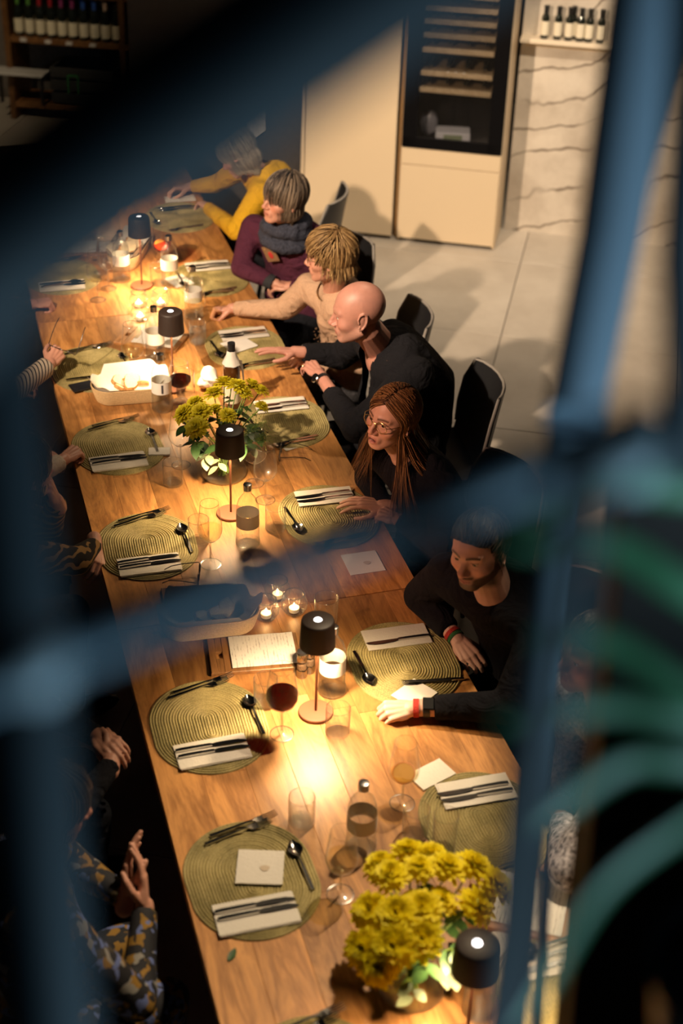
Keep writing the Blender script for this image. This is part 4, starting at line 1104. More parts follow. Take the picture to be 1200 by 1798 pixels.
# ------------------------------------------------------------------ people
def smin(a, b, k):
    h = np.clip(.5 + .5 * (b - a) / k, 0, 1)
    return b * (1 - h) + a * h - k * h * (1 - h)
def smax(a, b, k): return -smin(-a, -b, k)
def s_ell(P, c, r):
    q = (P - np.array(c)); r = np.array(r)
    k0 = np.linalg.norm(q / r, axis=1); k1 = np.linalg.norm(q / r ** 2, axis=1)
    return k0 * (k0 - 1) / np.maximum(k1, 1e-9)
def s_cap(P, a, b, ra, rb):
    a = np.array(a, float); b = np.array(b, float); ab = b - a
    h = np.clip(((P - a) @ ab) / (ab @ ab), 0, 1)
    return np.linalg.norm(P - a - h[:, None] * ab, axis=1) - (ra + (rb - ra) * h)
EYE = (.0315, .0715, .0)
def head_sdf(P, male, mouth):
    X = P.copy(); X[:, 0] = np.abs(X[:, 0])
    m = 1.0 if male else 0.0
    d = s_ell(X, (0, -.014, .030), (.076, .095, .088))
    d = smin(d, s_ell(X, (0, .030, -.008), (.064, .056, .090)), .03)
    d = smin(d, s_ell(X, (0, .026, -.062), (.050 + .007 * m, .056, .046)), .03)
    d = smin(d, s_cap(X, (.050 + .006 * m, -.005, -.060), (.018, .066, -.098), .017, .016), .022)
    d = smin(d, s_ell(X, (0, .074, -.099), (.019 + .004 * m, .017, .017)), .018)
    d = smin(d, s_ell(X, (.044, .055, -.028), (.022, .024, .020)), .022)
    d = smin(d, s_cap(X, (.012, .083, .020), (.046, .068, .021), .0085 + .002 * m, .008), .014)
    d = smax(d, -s_ell(X, (.033, .098, .000), (.0185, .019, .0125)), .011)
    d = smin(d, s_cap(X, (0, .082, .012), (0, .106 + .001 * m, -.030), .0065 + .001 * m, .0095 + .001 * m), .011)
    d = smin(d, s_ell(X, (0, .106 + .001 * m, -.034), (.0115 + .001 * m, .012, .0100)), .008)
    d = smin(d, s_ell(X, (.0125 + .001 * m, .096, -.038), (.0085, .011, .0080)), .006)
    d = smax(d, -s_ell(X, (.0068, .101, -.0475), (.0038, .0055, .0040)), .003)
    d = smin(d, s_ell(X, (0, .082, -.066), (.029, .014, .022)), .012)
    o = mouth
    d = smin(d, s_cap(X, (.0, .0945, -.0625 + .1 * o), (.019, .086, -.0665), .0058, .0035), .006)
    d = smin(d, s_cap(X, (.0, .0935, -.0745 - o), (.016, .086, -.0715 - .6 * o), .0068, .004), .006)
    d = smax(d, -s_ell(X, (0, .103, -.0685 - .45 * o), (.0245 - .4 * o, .0165, .0014 + .62 * o)), .003)
    # eyelids over the eyeball
    e = np.array(EYE)
    up = s_ell(X, (e[0], e[1] + .0005, e[2] + .0015), (.0152, .0148, .0143))
    up = smax(up, -(X[:, 2] - (e[2] + .0042 - .10 * np.abs(X[:, 0] - e[0]))), .002)
    lo = s_ell(X, (e[0], e[1], e[2] - .001), (.0150, .0145, .0140))
    lo = smax(lo, (X[:, 2] - (e[2] - .0050)), .002)
    d = smin(d, smin(up, lo, .002), .005)
    return d
def head_mesh(male, mouth=0.0, nu=260, nv=140):
    th = np.linspace(0, 2 * PI, nu, endpoint=False); ph = np.linspace(-PI / 2 + .02, PI / 2 - .02, nv)
    T, Ph = np.meshgrid(th, ph)
    D = np.stack([np.cos(Ph) * np.cos(T), np.cos(Ph) * np.sin(T), np.sin(Ph)], -1).reshape(-1, 3)
    c = np.array((0, .012, -.012))
    lo = np.full(len(D), .02); hi = np.full(len(D), .18)
    for _ in range(17):
        mid = (lo + hi) / 2; ins = head_sdf(c + D * mid[:, None], male, mouth) < 0
        lo = np.where(ins, mid, lo); hi = np.where(ins, hi, mid)
    V = c + D * lo[:, None]
    F = []
    for j in range(nv - 1):
        a = j * nu
        for i in range(nu):
            k = (i + 1) % nu; F.append((a + i, a + k, a + nu + k, a + nu + i))
    F.append(tuple(range(nu - 1, -1, -1))); F.append(tuple((nv - 1) * nu + i for i in range(nu)))
    return V, F
HEADS = {}
def get_head(male, mouth):
    k = (male, mouth)
    if k not in HEADS: HEADS[k] = head_mesh(male, mouth)
    return HEADS[k]
def ear_geo(g, sx, male):
    s = 1.12 if male else 1.0
    rot = Matrix.Rotation(sx * -.30, 3, 'Z') @ Matrix.Rotation(.22, 3, 'X')
    c = Vector((sx * .0775, -.012, -.010))
    P = lambda y, z, x=0: c + rot @ Vector((sx * x, y * s, z * s))
    g.ell(c, (.005, .013 * s, .024 * s), rot, 12, 8)
    pts = [(.012, -.004), (.016, .010), (.010, .024), (-.003, .030), (-.014, .024), (-.017, .008), (-.013, -.010), (-.004, -.024), (.005, -.030), (.009, -.020)]
    for (a, b) in zip(pts[:-1], pts[1:]): g.rc(P(a[0], a[1], .004), P(b[0], b[1], .004), .0042, .0042, 8)
    g.ell(P(.004, -.026, .002), (.004, .007, .007), rot, 8, 6)

def remesh(g, vox, smooth=2, name='body'):
    me = bpy.data.meshes.new('tmp'); me.from_pydata(g.v, [], g.f)
    bm = bmesh.new(); bm.from_mesh(me); bmesh.ops.recalc_face_normals(bm, faces=bm.faces); bm.to_mesh(me); bm.free()
    o = bpy.data.objects.new('tmp', me); C.objects.link(o)
    r = o.modifiers.new('r', 'REMESH'); r.mode = 'VOXEL'; r.voxel_size = vox; r.adaptivity = 0
    if smooth:
        s = o.modifiers.new('s', 'SMOOTH'); s.factor = .5; s.iterations = smooth
    dg = bpy.context.evaluated_depsgraph_get()
    out = bpy.data.meshes.new_from_object(o.evaluated_get(dg)); out.name = name
    bpy.data.objects.remove(o); bpy.data.meshes.remove(me)
    return out
def coords(me):
    a = np.empty(len(me.vertices) * 3, np.float32); me.vertices.foreach_get('co', a); return a.reshape(-1, 3).astype(float)
def set_coords(me, V):
    me.vertices.foreach_set('co', V.astype(np.float32).ravel()); me.update()
def col_attr(me, col):
    at = me.color_attributes.new('Col', 'FLOAT_COLOR', 'POINT')
    a = np.ones((len(me.vertices), 4), np.float32); a[:, :3] = col; at.data.foreach_set('color', a.ravel())

def skin_mat():
    m, nt, p = nodes('skin')
    at = N(nt, 'ShaderNodeAttribute', attribute_name='Col')
    tc = N(nt, 'ShaderNodeTexCoord'); nz = N(nt, 'ShaderNodeTexNoise', i_Scale=55.0, i_Detail=4.0); nt.links.new(tc.outputs['Object'], nz.inputs['Vector'])
    hv = N(nt, 'ShaderNodeHueSaturation'); mr = N(nt, 'ShaderNodeMapRange'); mr.inputs['To Min'].default_value = .88; mr.inputs['To Max'].default_value = 1.12
    nt.links.new(nz.outputs['Fac'], mr.inputs[0]); nt.links.new(mr.outputs[0], hv.inputs['Value']); nt.links.new(at.outputs['Color'], hv.inputs['Color'])
    nt.links.new(hv.outputs[0], p.inputs['Base Color']); p.inputs['Roughness'].default_value = .48
    p.inputs['Subsurface Weight'].default_value = .0
    b = N(nt, 'ShaderNodeBump', i_Strength=.12, i_Distance=.002); n2 = N(nt, 'ShaderNodeTexNoise', i_Scale=240.0, i_Detail=3.0)
    nt.links.new(tc.outputs['Object'], n2.inputs['Vector']); nt.links.new(n2.outputs['Fac'], b.inputs['Height']); nt.links.new(b.outputs[0], p.inputs['Normal'])
    return m
M_skin = skin_mat()
def eye_mat():
    m, nt, p = nodes('eyeball')
    tc = N(nt, 'ShaderNodeTexCoord'); vm = N(nt, 'ShaderNodeVectorMath', operation='DISTANCE'); vm.inputs[1].default_value = (0, .0125, 0)
    nt.links.new(tc.outputs['Object'], vm.inputs[0])
    r = N(nt, 'ShaderNodeValToRGB'); r.color_ramp.interpolation = 'CONSTANT'
    e = r.color_ramp.elements; e[0].position = 0; e[0].color = (.004, .003, .003, 1); e[1].position = .0028; e[1].color = (.06, .035, .018, 1)
    n = r.color_ramp.elements.new(.0068); n.color = (.62, .56, .50, 1)
    nt.links.new(vm.outputs['Value'], r.inputs[0]); nt.links.new(r.outputs[0], p.inputs['Base Color']); p.inputs['Roughness'].default_value = .08
    return m
M_eye = eye_mat()
def hair_mat(name, a, b, rough=.5):
    m, nt, p = nodes(name)
    ge = N(nt, 'ShaderNodeNewGeometry'); r = N(nt, 'ShaderNodeValToRGB')
    r.color_ramp.elements[0].color = c4(a); r.color_ramp.elements[1].color = c4(b); r.color_ramp.elements[0].position = .1; r.color_ramp.elements[1].position = .95
    nt.links.new(ge.outputs['Random Per Island'], r.inputs[0]); nt.links.new(r.outputs[0], p.inputs['Base Color']); p.inputs['Roughness'].default_value = rough
    return m
def cloth(name, col, var=.15, bump=.5, bscale=220.0, rough=.9, sheen=.0):
    """knit or weave with soft folds"""
    m = plain(name, col, rough, bump=bump, bscale=bscale, var=var, sheen=sheen, spec=.15)
    nt = m.node_tree; b1 = [n for n in nt.nodes if n.type == 'BUMP'][0]; tc = [n for n in nt.nodes if n.type == 'TEX_COORD'][0]
    nz = N(nt, 'ShaderNodeTexNoise', i_Scale=11.0, i_Detail=2.0, i_Distortion=1.6); b2 = N(nt, 'ShaderNodeBump', i_Strength=.9, i_Distance=.022)
    nt.links.new(tc.outputs['Object'], nz.inputs['Vector']); nt.links.new(nz.outputs['Fac'], b2.inputs['Height']); nt.links.new(b2.outputs[0], b1.inputs['Normal'])
    return m

def hmat(pos, yaw, pitch=0.0, roll=0.0):
    y, p_, r = map(math.radians, (yaw, pitch, roll))
    return Matrix.Translation(pos) @ Matrix.Rotation(y, 4, 'Z') @ Matrix.Rotation(p_, 4, 'X') @ Matrix.Rotation(r, 4, 'Y')

def hand_geo(g, W, d, n, right, curl=(20, 25, 15), splay=6.0, thumb=.5, s=1.0, curls=None):
    """palm, four fingers of their own length and a thumb leaving the side of the palm; d points along the fingers, n out of the back"""
    d = Vector(d).normalized(); n = Vector(n); n = (n - d * n.dot(d)).normalized(); x = d.cross(n)
    M = Matrix((x, d, n)).transposed(); W = Vector(W); sx = 1 if right else -1
    T = lambda a, b, c: W + M @ (Vector((sx * a, b, c)) * s)
    bases = [(-.0275, .088, .002), (-.009, .092, .0035), (.0095, .088, .0025), (.0265, .079, -.001)]
    segs = [(.040, .024, .019), (.044, .028, .020), (.041, .026, .019), (.032, .019, .017)]
    rad = [.0088, .0090, .0085, .0076]
    g.rc(T(0, -.03, 0), T(0, .012, 0), .027 * s, .026 * s, 14)
    g.ell(T(0, .048, -.002), (.037 * s, .046 * s, .0135 * s), M, 16, 10)
    for k, (a, b, c) in enumerate(bases):
        g.rc(T(a * .45, .010, 0), T(a, b, c), .0150 * s, .0108 * s, 10)
        cu = curls[k] if curls else curl
        ang = 0.0; sp = math.radians(splay * (-1.4 + k * .95)); p = Vector((a, b, c)); r = rad[k]
        for j in range(3):
            ang += math.radians(cu[j])
            q = p + Vector((math.sin(sp) * math.cos(ang), math.cos(sp) * math.cos(ang), -math.sin(ang))) * segs[k][j]
            g.rc(T(*p), T(*q), r * s, r * (.92 if j < 2 else .80) * s, 10)
            p = q; r *= .93
    t0 = Vector((-.020, .022, -.006)); op = thumb
    t1 = t0 + Vector((-.62 * op - .25, .72, -.32 - .25 * (1 - op))).normalized() * .044
    t2 = t1 + Vector((-.30 * op + .15 * (1 - op), .90, -.25 - .35 * (1 - op))).normalized() * .032
    t3 = t2 + Vector((-.05 * op + .42 * (1 - op), .95, -.18 - .35 * (1 - op))).normalized() * .024
    g.ell(T(-.018, .032, -.009), (.0155 * s, .030 * s, .0135 * s), M, 12, 8)
    g.rc(T(*t0), T(*t1), .0135 * s, .0112 * s, 10); g.rc(T(*t1), T(*t2), .0108 * s, .0100 * s, 10); g.rc(T(*t2), T(*t3), .0098 * s, .0076 * s, 10)

def wrinkle(V, amp, seed, freq=38.0):
    r = np.random.default_rng(seed); d = np.zeros(len(V))
    for k in range(7):
        w = r.normal(size=3); w /= np.linalg.norm(w); f = freq * r.uniform(.5, 1.6)
        d += np.sin(V @ w * f + 2.2 * np.sin(V @ r.normal(size=3) * 9 + k) + r.uniform(0, 6)) / 7
    return d * amp
def garment(name, g, mat, parent, vox, seed, amp=.006, smooth=4, cut=None):
    me = remesh(g, vox, smooth, name)
    V = coords(me)
    nr = np.empty(len(me.vertices) * 3, np.float32); me.vertices.foreach_get('normal', nr); nr = nr.reshape(-1, 3)
    if amp: set_coords(me, V + nr * wrinkle(V, amp, seed)[:, None])
    if cut is not None:
        V = coords(me); kill = cut(V)
        bm = bmesh.new(); bm.from_mesh(me); bm.verts.ensure_lookup_table()
        bmesh.ops.delete(bm, geom=[bm.verts[i] for i in np.nonzero(kill)[0]], context='VERTS'); bm.to_mesh(me); bm.free()
    me.materials.append(mat); me.shade_smooth()
    return link(name, me, parent)

def bez(a, b, c, u): return a * (1 - u) ** 2 + b * 2 * u * (1 - u) + c * u * u
def torso_geo(g, P, Nk, yaw, w=1.0, grow=0.0, bust=0.0, belly=0.0, neck=.070, low=0.0):
    P, Nk = Vector(P), Vector(Nk); L = (Nk - P).length
    ctl = P + Vector((0, 0, .62 * L)); a = math.radians(yaw)
    rt = Vector((math.cos(a), math.sin(a), 0)); rings = []
    prof = [(0, .165, .12), (.10, .18, .13), (.28, .168, .122 + belly * .6), (.45, .168, .118 + belly), (.62, .180, .120 + belly * .3), (.76, .190, .112), (.86, .182, .098), (.925, .145, .082), (.965, .098, .072), (1.0, neck, neck * .95)]
    for (u, hw, hd) in prof:
        if u < low: continue
        c = bez(P, ctl, Nk, u); t = (bez(P, ctl, Nk, min(1, u + .03)) - bez(P, ctl, Nk, max(0, u - .03))).normalized()
        f = t.cross(rt).normalized() * -1; r = f.cross(t)
        hw = hw * w + grow; hd = hd * w + grow
        if u > .95: hw, hd = hw / w, hd / w
        rings.append([tuple(c + rt * hw * math.cos(2 * PI * k / 28) + f * hd * math.sin(2 * PI * k / 28)) for k in range(28)])
    g.loft(rings)
    if bust:
        fw = Vector((-math.sin(a), math.cos(a), 0)); c = bez(P, ctl, Nk, .63)
        for s in (-1, 1): g.ell(c + rt * s * .07 + fw * .070, (bust * 1.15, bust, bust * 1.25), Matrix.Rotation(a, 3, 'Z'))

def paint_skin(me, Mi, o):
    V = coords(me); Hh = np.array([list(r) for r in Mi]); L = V @ Hh[:3, :3].T + Hh[:3, 3]
    sk = np.array(o['skin']); col = np.tile(sk, (len(V), 1))
    x, y, z = L[:, 0], L[:, 1], L[:, 2]; ax = np.abs(x)
    near = (np.linalg.norm(L - np.array((0, .01, -.01)), axis=1) < .16)
    def mixc(m, c):
        m = np.clip(m, 0, 1) * near
        return col * (1 - m[:, None]) + np.array(c) * m[:, None]
    gs = lambda q, s: np.exp(-(q / s) ** 2)
    ck = np.maximum(gs(np.sqrt((ax - .042) ** 2 + (z + .032) ** 2), .020) * (y > .03), gs(np.sqrt(x ** 2 + (z + .036) ** 2), .016) * (y > .09))
    col = mixc(ck * .45, sk * np.array((1.05, .70, .66)))
    mo = o.get('mouth', 0)
    lip = gs((z + .0685 + .45 * mo), .0085 + .5 * mo) * (ax < .0235) * (y > .082) * np.clip((.0245 - ax) / .006, 0, 1)
    col = mixc(lip * .85, o.get('lip', (.36, .10, .085)))
    col = mixc(gs((z + .0685 + .45 * mo), .0012 + .5 * mo) * (ax < .022 - .4 * mo) * (y > .075) * (y < .0935 if mo else 1), (.05, .012, .012))
    if o.get('brow') is not None:
        bz = .0225 + .0035 * np.cos((ax - .034) * 70)
        col = mixc(gs(z - bz, .0042) * (ax > .010) * (ax < .052) * (y > .05) * o.get('brow_w', .85), o['brow'])
    ld = np.sqrt((ax - EYE[0]) ** 2 + (y - EYE[1]) ** 2 + (z - EYE[2]) ** 2)
    col = mixc((gs(z - .0050, .0022) * (np.abs(ax - .0315) < .0150) * (y > .066) * (ld < .0185)) * .9, (.03, .018, .014))
    col = mixc(gs(ld, .019) * .25, sk * np.array((.75, .60, .58)))
    if o.get('beard'):
        edge = -.038 - .55 * np.clip(.058 - ax, 0, .04)          # cheek line falls towards the mouth
        b = np.clip((edge - z) / .012, 0, 1) * np.clip((y + .008) / .02, 0, 1)
        b *= 1 - np.exp(-((z + .0695) / .0105) ** 2 - (x / .026) ** 4)
        b = np.maximum(b, gs(z + .0545, .0062) * np.clip((.031 - ax) / .006, 0, 1) * (y > .08))
        b = np.maximum(b, np.clip((.012 - z) / .02, 0, 1) * np.clip((ax - .060) / .006, 0, 1) * (y > -.005) * (y < .022) * (z > -.06))
        b *= np.clip((z + .135) / .02, 0, 1)
        col = mixc(b * o['beard'], o['beard_col'])
    if o.get('stubble'):
        b = np.clip((z - .045 + y * .35) / .03, 0, 1) * np.clip((.035 - y) / .03, 0, 1)
        col = mixc(np.maximum(b, (y < -.02) * (z > -.03)) * o['stubble'], sk * np.array((.62, .62, .66)))
    col_attr(me, col)

HC = np.array((0, -.012, .028))
HRAD = np.array((.0790, .0975, .0905))
def hair_geo(style, seed, n, male=False, r0=.0017):
    """strands combed over the skull, in head space"""
    rg = np.random.default_rng(seed)
    V, F = get_head(male, 0.0)
    def scalp(p):
        x, y, z = p[:, 0], p[:, 1], p[:, 2]; ax = np.abs(x)
        fz = {'long': .078, 'bob': .066, 'pixie': .070, 'short': .068, 'grey': .068}[style]
        front = z > fz - .40 * np.maximum(0, ax - .02)
        side = z > np.where(y > .015, .030, .012)
        back = z > (-.085 if style != 'short' else -.075)
        return np.where(y > .040, front, np.where(y > -.018, side, back))
    mask = scalp(V)
    g = G()
    idx = -np.ones(len(V), int); keep = np.nonzero(mask)[0]; idx[keep] = np.arange(len(keep))
    nrm = (V - HC); nrm /= np.linalg.norm(nrm, axis=1)[:, None]
    g.add((V + nrm * .0035)[keep], [tuple(idx[list(f)]) for f in F if all(mask[i] for i in f)])
    g.ncap = len(g.v)
    # even spread of roots over the scalp
    u = rg.normal(size=(n * 4, 3)); u /= np.linalg.norm(u, axis=1)[:, None]; Rt = HC + u * HRAD; Rt = Rt[scalp(Rt)][:n]; n = len(Rt)
    part = {'long': -.014, 'bob': .022, 'pixie': .030, 'short': .02, 'grey': .0}[style]
    crown = np.array((part * .6, -.040, .115))
    k = {'long': 14, 'bob': 13, 'pixie': 9, 'short': 5, 'grey': 13}[style]
    tip = {'long': -.37, 'bob': -.105, 'grey': -.12, 'pixie': -.03, 'short': 0}[style]
    if style in ('long', 'bob', 'grey'):
        arc = np.linalg.norm(Rt[:, :2] - crown[:2], axis=1)
        ln = np.clip((Rt[:, 2] - tip) + np.maximum(0, .10 - arc) * .55, .04, .7) * rg.uniform(.90, 1.05, n)
    else: ln = {'pixie': .105, 'short': .040}[style] * rg.uniform(.7, 1.1, n)
    fr = (Rt[:, 1] > .028) & (np.abs(Rt[:, 0]) < .055)
    if style == 'bob': ln = np.where(fr, rg.uniform(.030, .060, n), ln)
    if style == 'grey': ln = np.where(fr & (np.abs(Rt[:, 0]) < .03), rg.uniform(.06, .11, n), ln)
    if style == 'pixie': ln = np.where((Rt[:, 2] < .01), ln * .55, ln); ln = np.where(Rt[:, 1] > .03, ln * .62, ln)
    thick = {'long': .010, 'bob': .017, 'pixie': .019, 'short': .009, 'grey': .016}[style]
    q0 = rg.random(n); lay = .003 + thick * q0
    grp = rg.normal(size=(60, 3)); lock = grp[(np.abs(Rt @ np.array((311., 173., 97.))).astype(int)) % 60] * .10
    P = HC + (Rt - HC) * (1 + (lay / .09))[:, None]; pts = [P.copy()]
    for s in range(k):
        uu = s / k
        q = P - HC; nn = q / HRAD ** 2; nn /= np.linalg.norm(nn, axis=1)[:, None]
        sd = np.where(Rt[:, 0] > part, 1.0, -1.0); out = P - crown; out /= np.linalg.norm(out, axis=1)[:, None] + 1e-6
        dn = np.zeros((n, 3)); dn[:, 2] = -1
        hi = np.clip((P[:, 2] + .005) / .06, 0, 1)[:, None]
        if style == 'long':
            back = np.where((P[:, 1] > -.035), .62, .1)
            v = dn * .9 + (np.stack([sd * .9, -1.0 * back, np.zeros(n)], 1)) * hi * .8
        elif style == 'bob':
            v = dn * .8 + out * .8 * hi; v[fr] += np.array((-.45, .35, 0))
        elif style == 'grey': v = dn * .9 + out * .7 * hi
        elif style == 'pixie':
            v = dn * .45 + out * .8; top = (Rt[:, 2] > .06); v[top] += np.array((.65, .25, 0)); v[(Rt[:, 1] < -.04)] += np.array((0, 0, -.5))
        else:
            v = out * .7 + np.array((.1, .1, .0)); f2 = Rt[:, 1] > .015; v[f2] = v[f2] * .15 + np.array((.25, -.75, .35)) + nn[f2] * rg.uniform(.1, .9, (int(f2.sum()), 1))
        v = v + lock * (.6 if style != 'pixie' else 1.3)
        if style == 'long':
            drop = np.clip((.0 - P[:, 2]) / .05, 0, 1)[:, None]; bk = np.where(Rt[:, 1] < .050, 1.0, .0)[:, None]
            v = v + np.array((0, -.50, .0)) * drop * bk + np.stack([np.sign(Rt[:, 0]) * .18, np.zeros(n), np.zeros(n)], 1) * drop
        cling = P[:, 2] > (-.030 if style != 'long' else -.02)
        tv = v - nn * (v * nn).sum(1)[:, None]
        v = np.where(cling[:, None], tv, v); v /= np.linalg.norm(v, axis=1)[:, None] + 1e-9
        low = ~cling
        if style in ('bob', 'grey'):
            cx = np.array((0, -.01, 0)); inward = cx - P; inward[:, 2] = 0; inward /= np.linalg.norm(inward, axis=1)[:, None] + 1e-9
            v = np.where(low[:, None], v + inward * np.clip((-.055 - P[:, 2]) / .05, 0, .8)[:, None], v); v /= np.linalg.norm(v, axis=1)[:, None]
        P = P + v * (ln / k)[:, None]
        r2 = HRAD + lay[:, None] + (.006 * uu if style == 'pixie' else 0)
        q = P - HC; e = np.linalg.norm(q / r2, axis=1)
        fix = (e < 1) | (P[:, 2] > -.030)
        if style == 'short': fix = e < 1
        P = np.where(fix[:, None], HC + q / np.maximum(e, 1e-6)[:, None], P)
        c2 = np.array((0, .005, -.09)); q = P - c2; e = np.linalg.norm(q / np.array((.066, .070, .10)), axis=1)
        P = np.where(((e < 1) & (P[:, 2] < -.02))[:, None], c2 + q / np.maximum(e, 1e-6)[:, None], P)
        pts.append(P.copy())
    A = np.stack(pts, 1)
    T = np.gradient(A, axis=1); T /= np.linalg.norm(T, axis=2)[:, :, None] + 1e-9
    nn = A - HC; nn /= np.linalg.norm(nn, axis=2)[:, :, None] + 1e-9
    B = np.cross(T, nn); B /= np.linalg.norm(B, axis=2)[:, :, None] + 1e-9; Nn = np.cross(B, T)
    u = np.linspace(0, 1, k + 1); rr = r0 * rg.uniform(.7, 1.4, n)[:, None] * (np.sin(PI * np.clip(.30 + .66 * u, 0, .97)) + .03)[None, :]
    m = k + 1; VV = np.empty((n, m, 3, 3))
    for j, (cb, cn) in enumerate(((1.5, -.2), (-1.5, -.2), (0., .7))): VV[:, :, j] = A + B * (rr * cb)[:, :, None] + Nn * (rr * cn)[:, :, None]
    b0 = len(g.v); VV = VV.reshape(-1, 3)
    i_ = np.arange(n)[:, None, None] * (m * 3) + b0; s_ = np.arange(k)[None, :, None] * 3; j_ = np.arange(3)[None, None, :]; j2 = (j_ + 1) % 3
    FF = np.stack(np.broadcast_arrays(i_ + s_ + j_, i_ + s_ + j2, i_ + s_ + 3 + j2, i_ + s_ + 3 + j_), -1).reshape(-1, 4)
    g.v.extend(map(tuple, VV.tolist())); g.f.extend(map(tuple, FF.tolist())); g.mi.extend([0] * len(FF))
    return g

SHOE = plain('shoe_leather', (.015, .012, .010), .4)
def person(label, head, Nk, P, tyaw, L, Rr, skin, top, bottom, hair=None, male=False, mouth=0.0, w=1.0, bust=0.0, belly=0.0, vox=.0027, sleeve=.047, feat=None, hs=1.0, top_name='sweater', amp=.006, cut=None, under=None, seed=1, nh=1300, hair_r=.0017, legs=True, cuff=.035, group=None, sl=(.005, .005)):
    """L, Rr: shoulder, elbow, wrist, hand direction, back-of-hand normal, hand options"""
    P, Nk = Vector(P), Vector(Nk)
    t = thing('person', label, 'person', (P.x, P.y, 0), 0, group)
    off = Vector((P.x, P.y, 0))
    M = hmat(head[0], *head[1:]); H = M @ Matrix.Diagonal((hs, hs, hs, 1))
    f = dict(feat or {}); f['skin'] = skin; f['mouth'] = mouth
    V, F = get_head(male, mouth)
    g = G(); Hn = np.array([list(r) for r in H])
    g.add(V @ Hn[:3, :3].T + Hn[:3, 3], F)
    e = G(); ear_geo(e, 1, male); ear_geo(e, -1, male)
    g.add([tuple(H @ Vector(v)) for v in e.v], e.f)
    nb = H @ Vector((0, -.022, -.070)); nr = .058 if male else .047
    g.rc(nb, Nk - Vector((0, 0, .02)), nr * hs * (1 + .10 * (w - 1)), nr * 1.10 * hs, 18)
    g.rc(H @ Vector((0, .012, -.088)), Nk + (H @ Vector((0, .012, -.088)) - nb) * .2, .034 * hs, .045 * hs, 14)
    a = math.radians(tyaw); rt = Vector((math.cos(a), math.sin(a), 0)); fw = Vector((-math.sin(a), math.cos(a), 0))
    torso_geo(g, P + (Nk - P) * .5, Nk, tyaw, w, -.035, low=.3, neck=.06)
    for side, A in ((0, L), (1, Rr)):
        S, E_, W_ = Vector(A[0]), Vector(A[1]), Vector(A[2])
        g.rc(Nk - Vector((0, 0, .08)), S, .05, .042, 12); g.rc(S, E_, .042, .036, 12); g.rc(E_, W_, .036, .026, 12)
        hand_geo(g, W_, A[3], A[4], side == 1, **A[5])
    me = remesh(g, vox, 2, 'body')
    set_coords(me, coords(me) - np.array(off))
    paint_skin(me, (H.inverted() @ Matrix.Translation(off)), f)
    me.materials.append(M_skin); me.shade_smooth()
    body = link('body', me, t)
    # eyes
    for s in (-1, 1):
        c = H @ Vector((s * EYE[0], EYE[1], EYE[2])) - off
        o = G().ell((0, 0, 0), (.0125 * hs,) * 3, n=18, k=14).build('eye', M_eye, t); o.location = c
        gz = f.get('gaze', (0, 0)); o.rotation_euler = (Matrix.Rotation(math.radians(head[1] + gz[0]), 3, 'Z') @ Matrix.Rotation(math.radians(head[2] + gz[1]), 3, 'X')).to_euler()
    # clothes
    mk = lambda gg: (setattr(gg, 'v', [(x - off.x, y - off.y, z) for x, y, z in gg.v]), gg)[1]
    g = G(); torso_geo(g, P, Nk + Vector((0, 0, .01)), tyaw, w, .012, bust, belly)
    for A, sle in ((L, sl[0]), (Rr, sl[1])):
        S, E_, W_ = Vector(A[0]), Vector(A[1]), Vector(A[2]); dd = (W_ - E_).normalized()
        g.rc(Nk - Vector((0, 0, .09)), S, .075, sleeve * 1.42, 14); g.ell(S, (sleeve * 1.45,) * 3); g.rc(S, E_, sleeve * 1.38, sleeve * 1.12, 16); g.rc(E_, W_ - dd * sle, sleeve * 1.12, cuff, 16, e1=False)
    garment(top_name, mk(g), top, t, .008 if vox < .004 else .011, seed, amp, 3, (lambda V_: cut(V_ + np.array(off))) if cut else None)
    if under:
        g = G(); torso_geo(g, P, Nk + Vector((0, 0, .008)), tyaw, w * .96, -.013, bust, belly, neck=.070); garment('shirt', mk(g), under, t, .011, seed + 5, .003, 3)
    if legs:
        g = G(); hip = P + Vector((0, 0, -.02)); g.ell(hip, (.185 * w, .16, .12), Matrix.Rotation(a, 3, 'Z'))
        feet = []
        for s in (-1, 1):
            h = hip + rt * s * .095; k = h + fw * .41 + rt * s * .02 + Vector((0, 0, -.005)); ft = Vector((k.x, k.y, .09)) - fw * .03
            g.rc(h, k, .086 * w, .066, 14); g.rc(k, ft, .062, .048, 14); feat_ = ft; feet.append(ft)
        garment('trousers', mk(g), bottom, t, .013, seed + 9, .006, 3)
        for ft in feet:
            s = G(); p = ft - off; s.ell((p.x + fw.x * .06, p.y + fw.y * .06, .045), (.045, .125, .044), Matrix.Rotation(a, 3, 'Z'), 14, 8); s.ell((p.x, p.y, .075), (.043, .055, .05), Matrix.Rotation(a, 3, 'Z'), 12, 8)
            s.v = [(x_, y_, max(.002, z_)) for x_, y_, z_ in s.v]; s.build('shoe', SHOE, t)
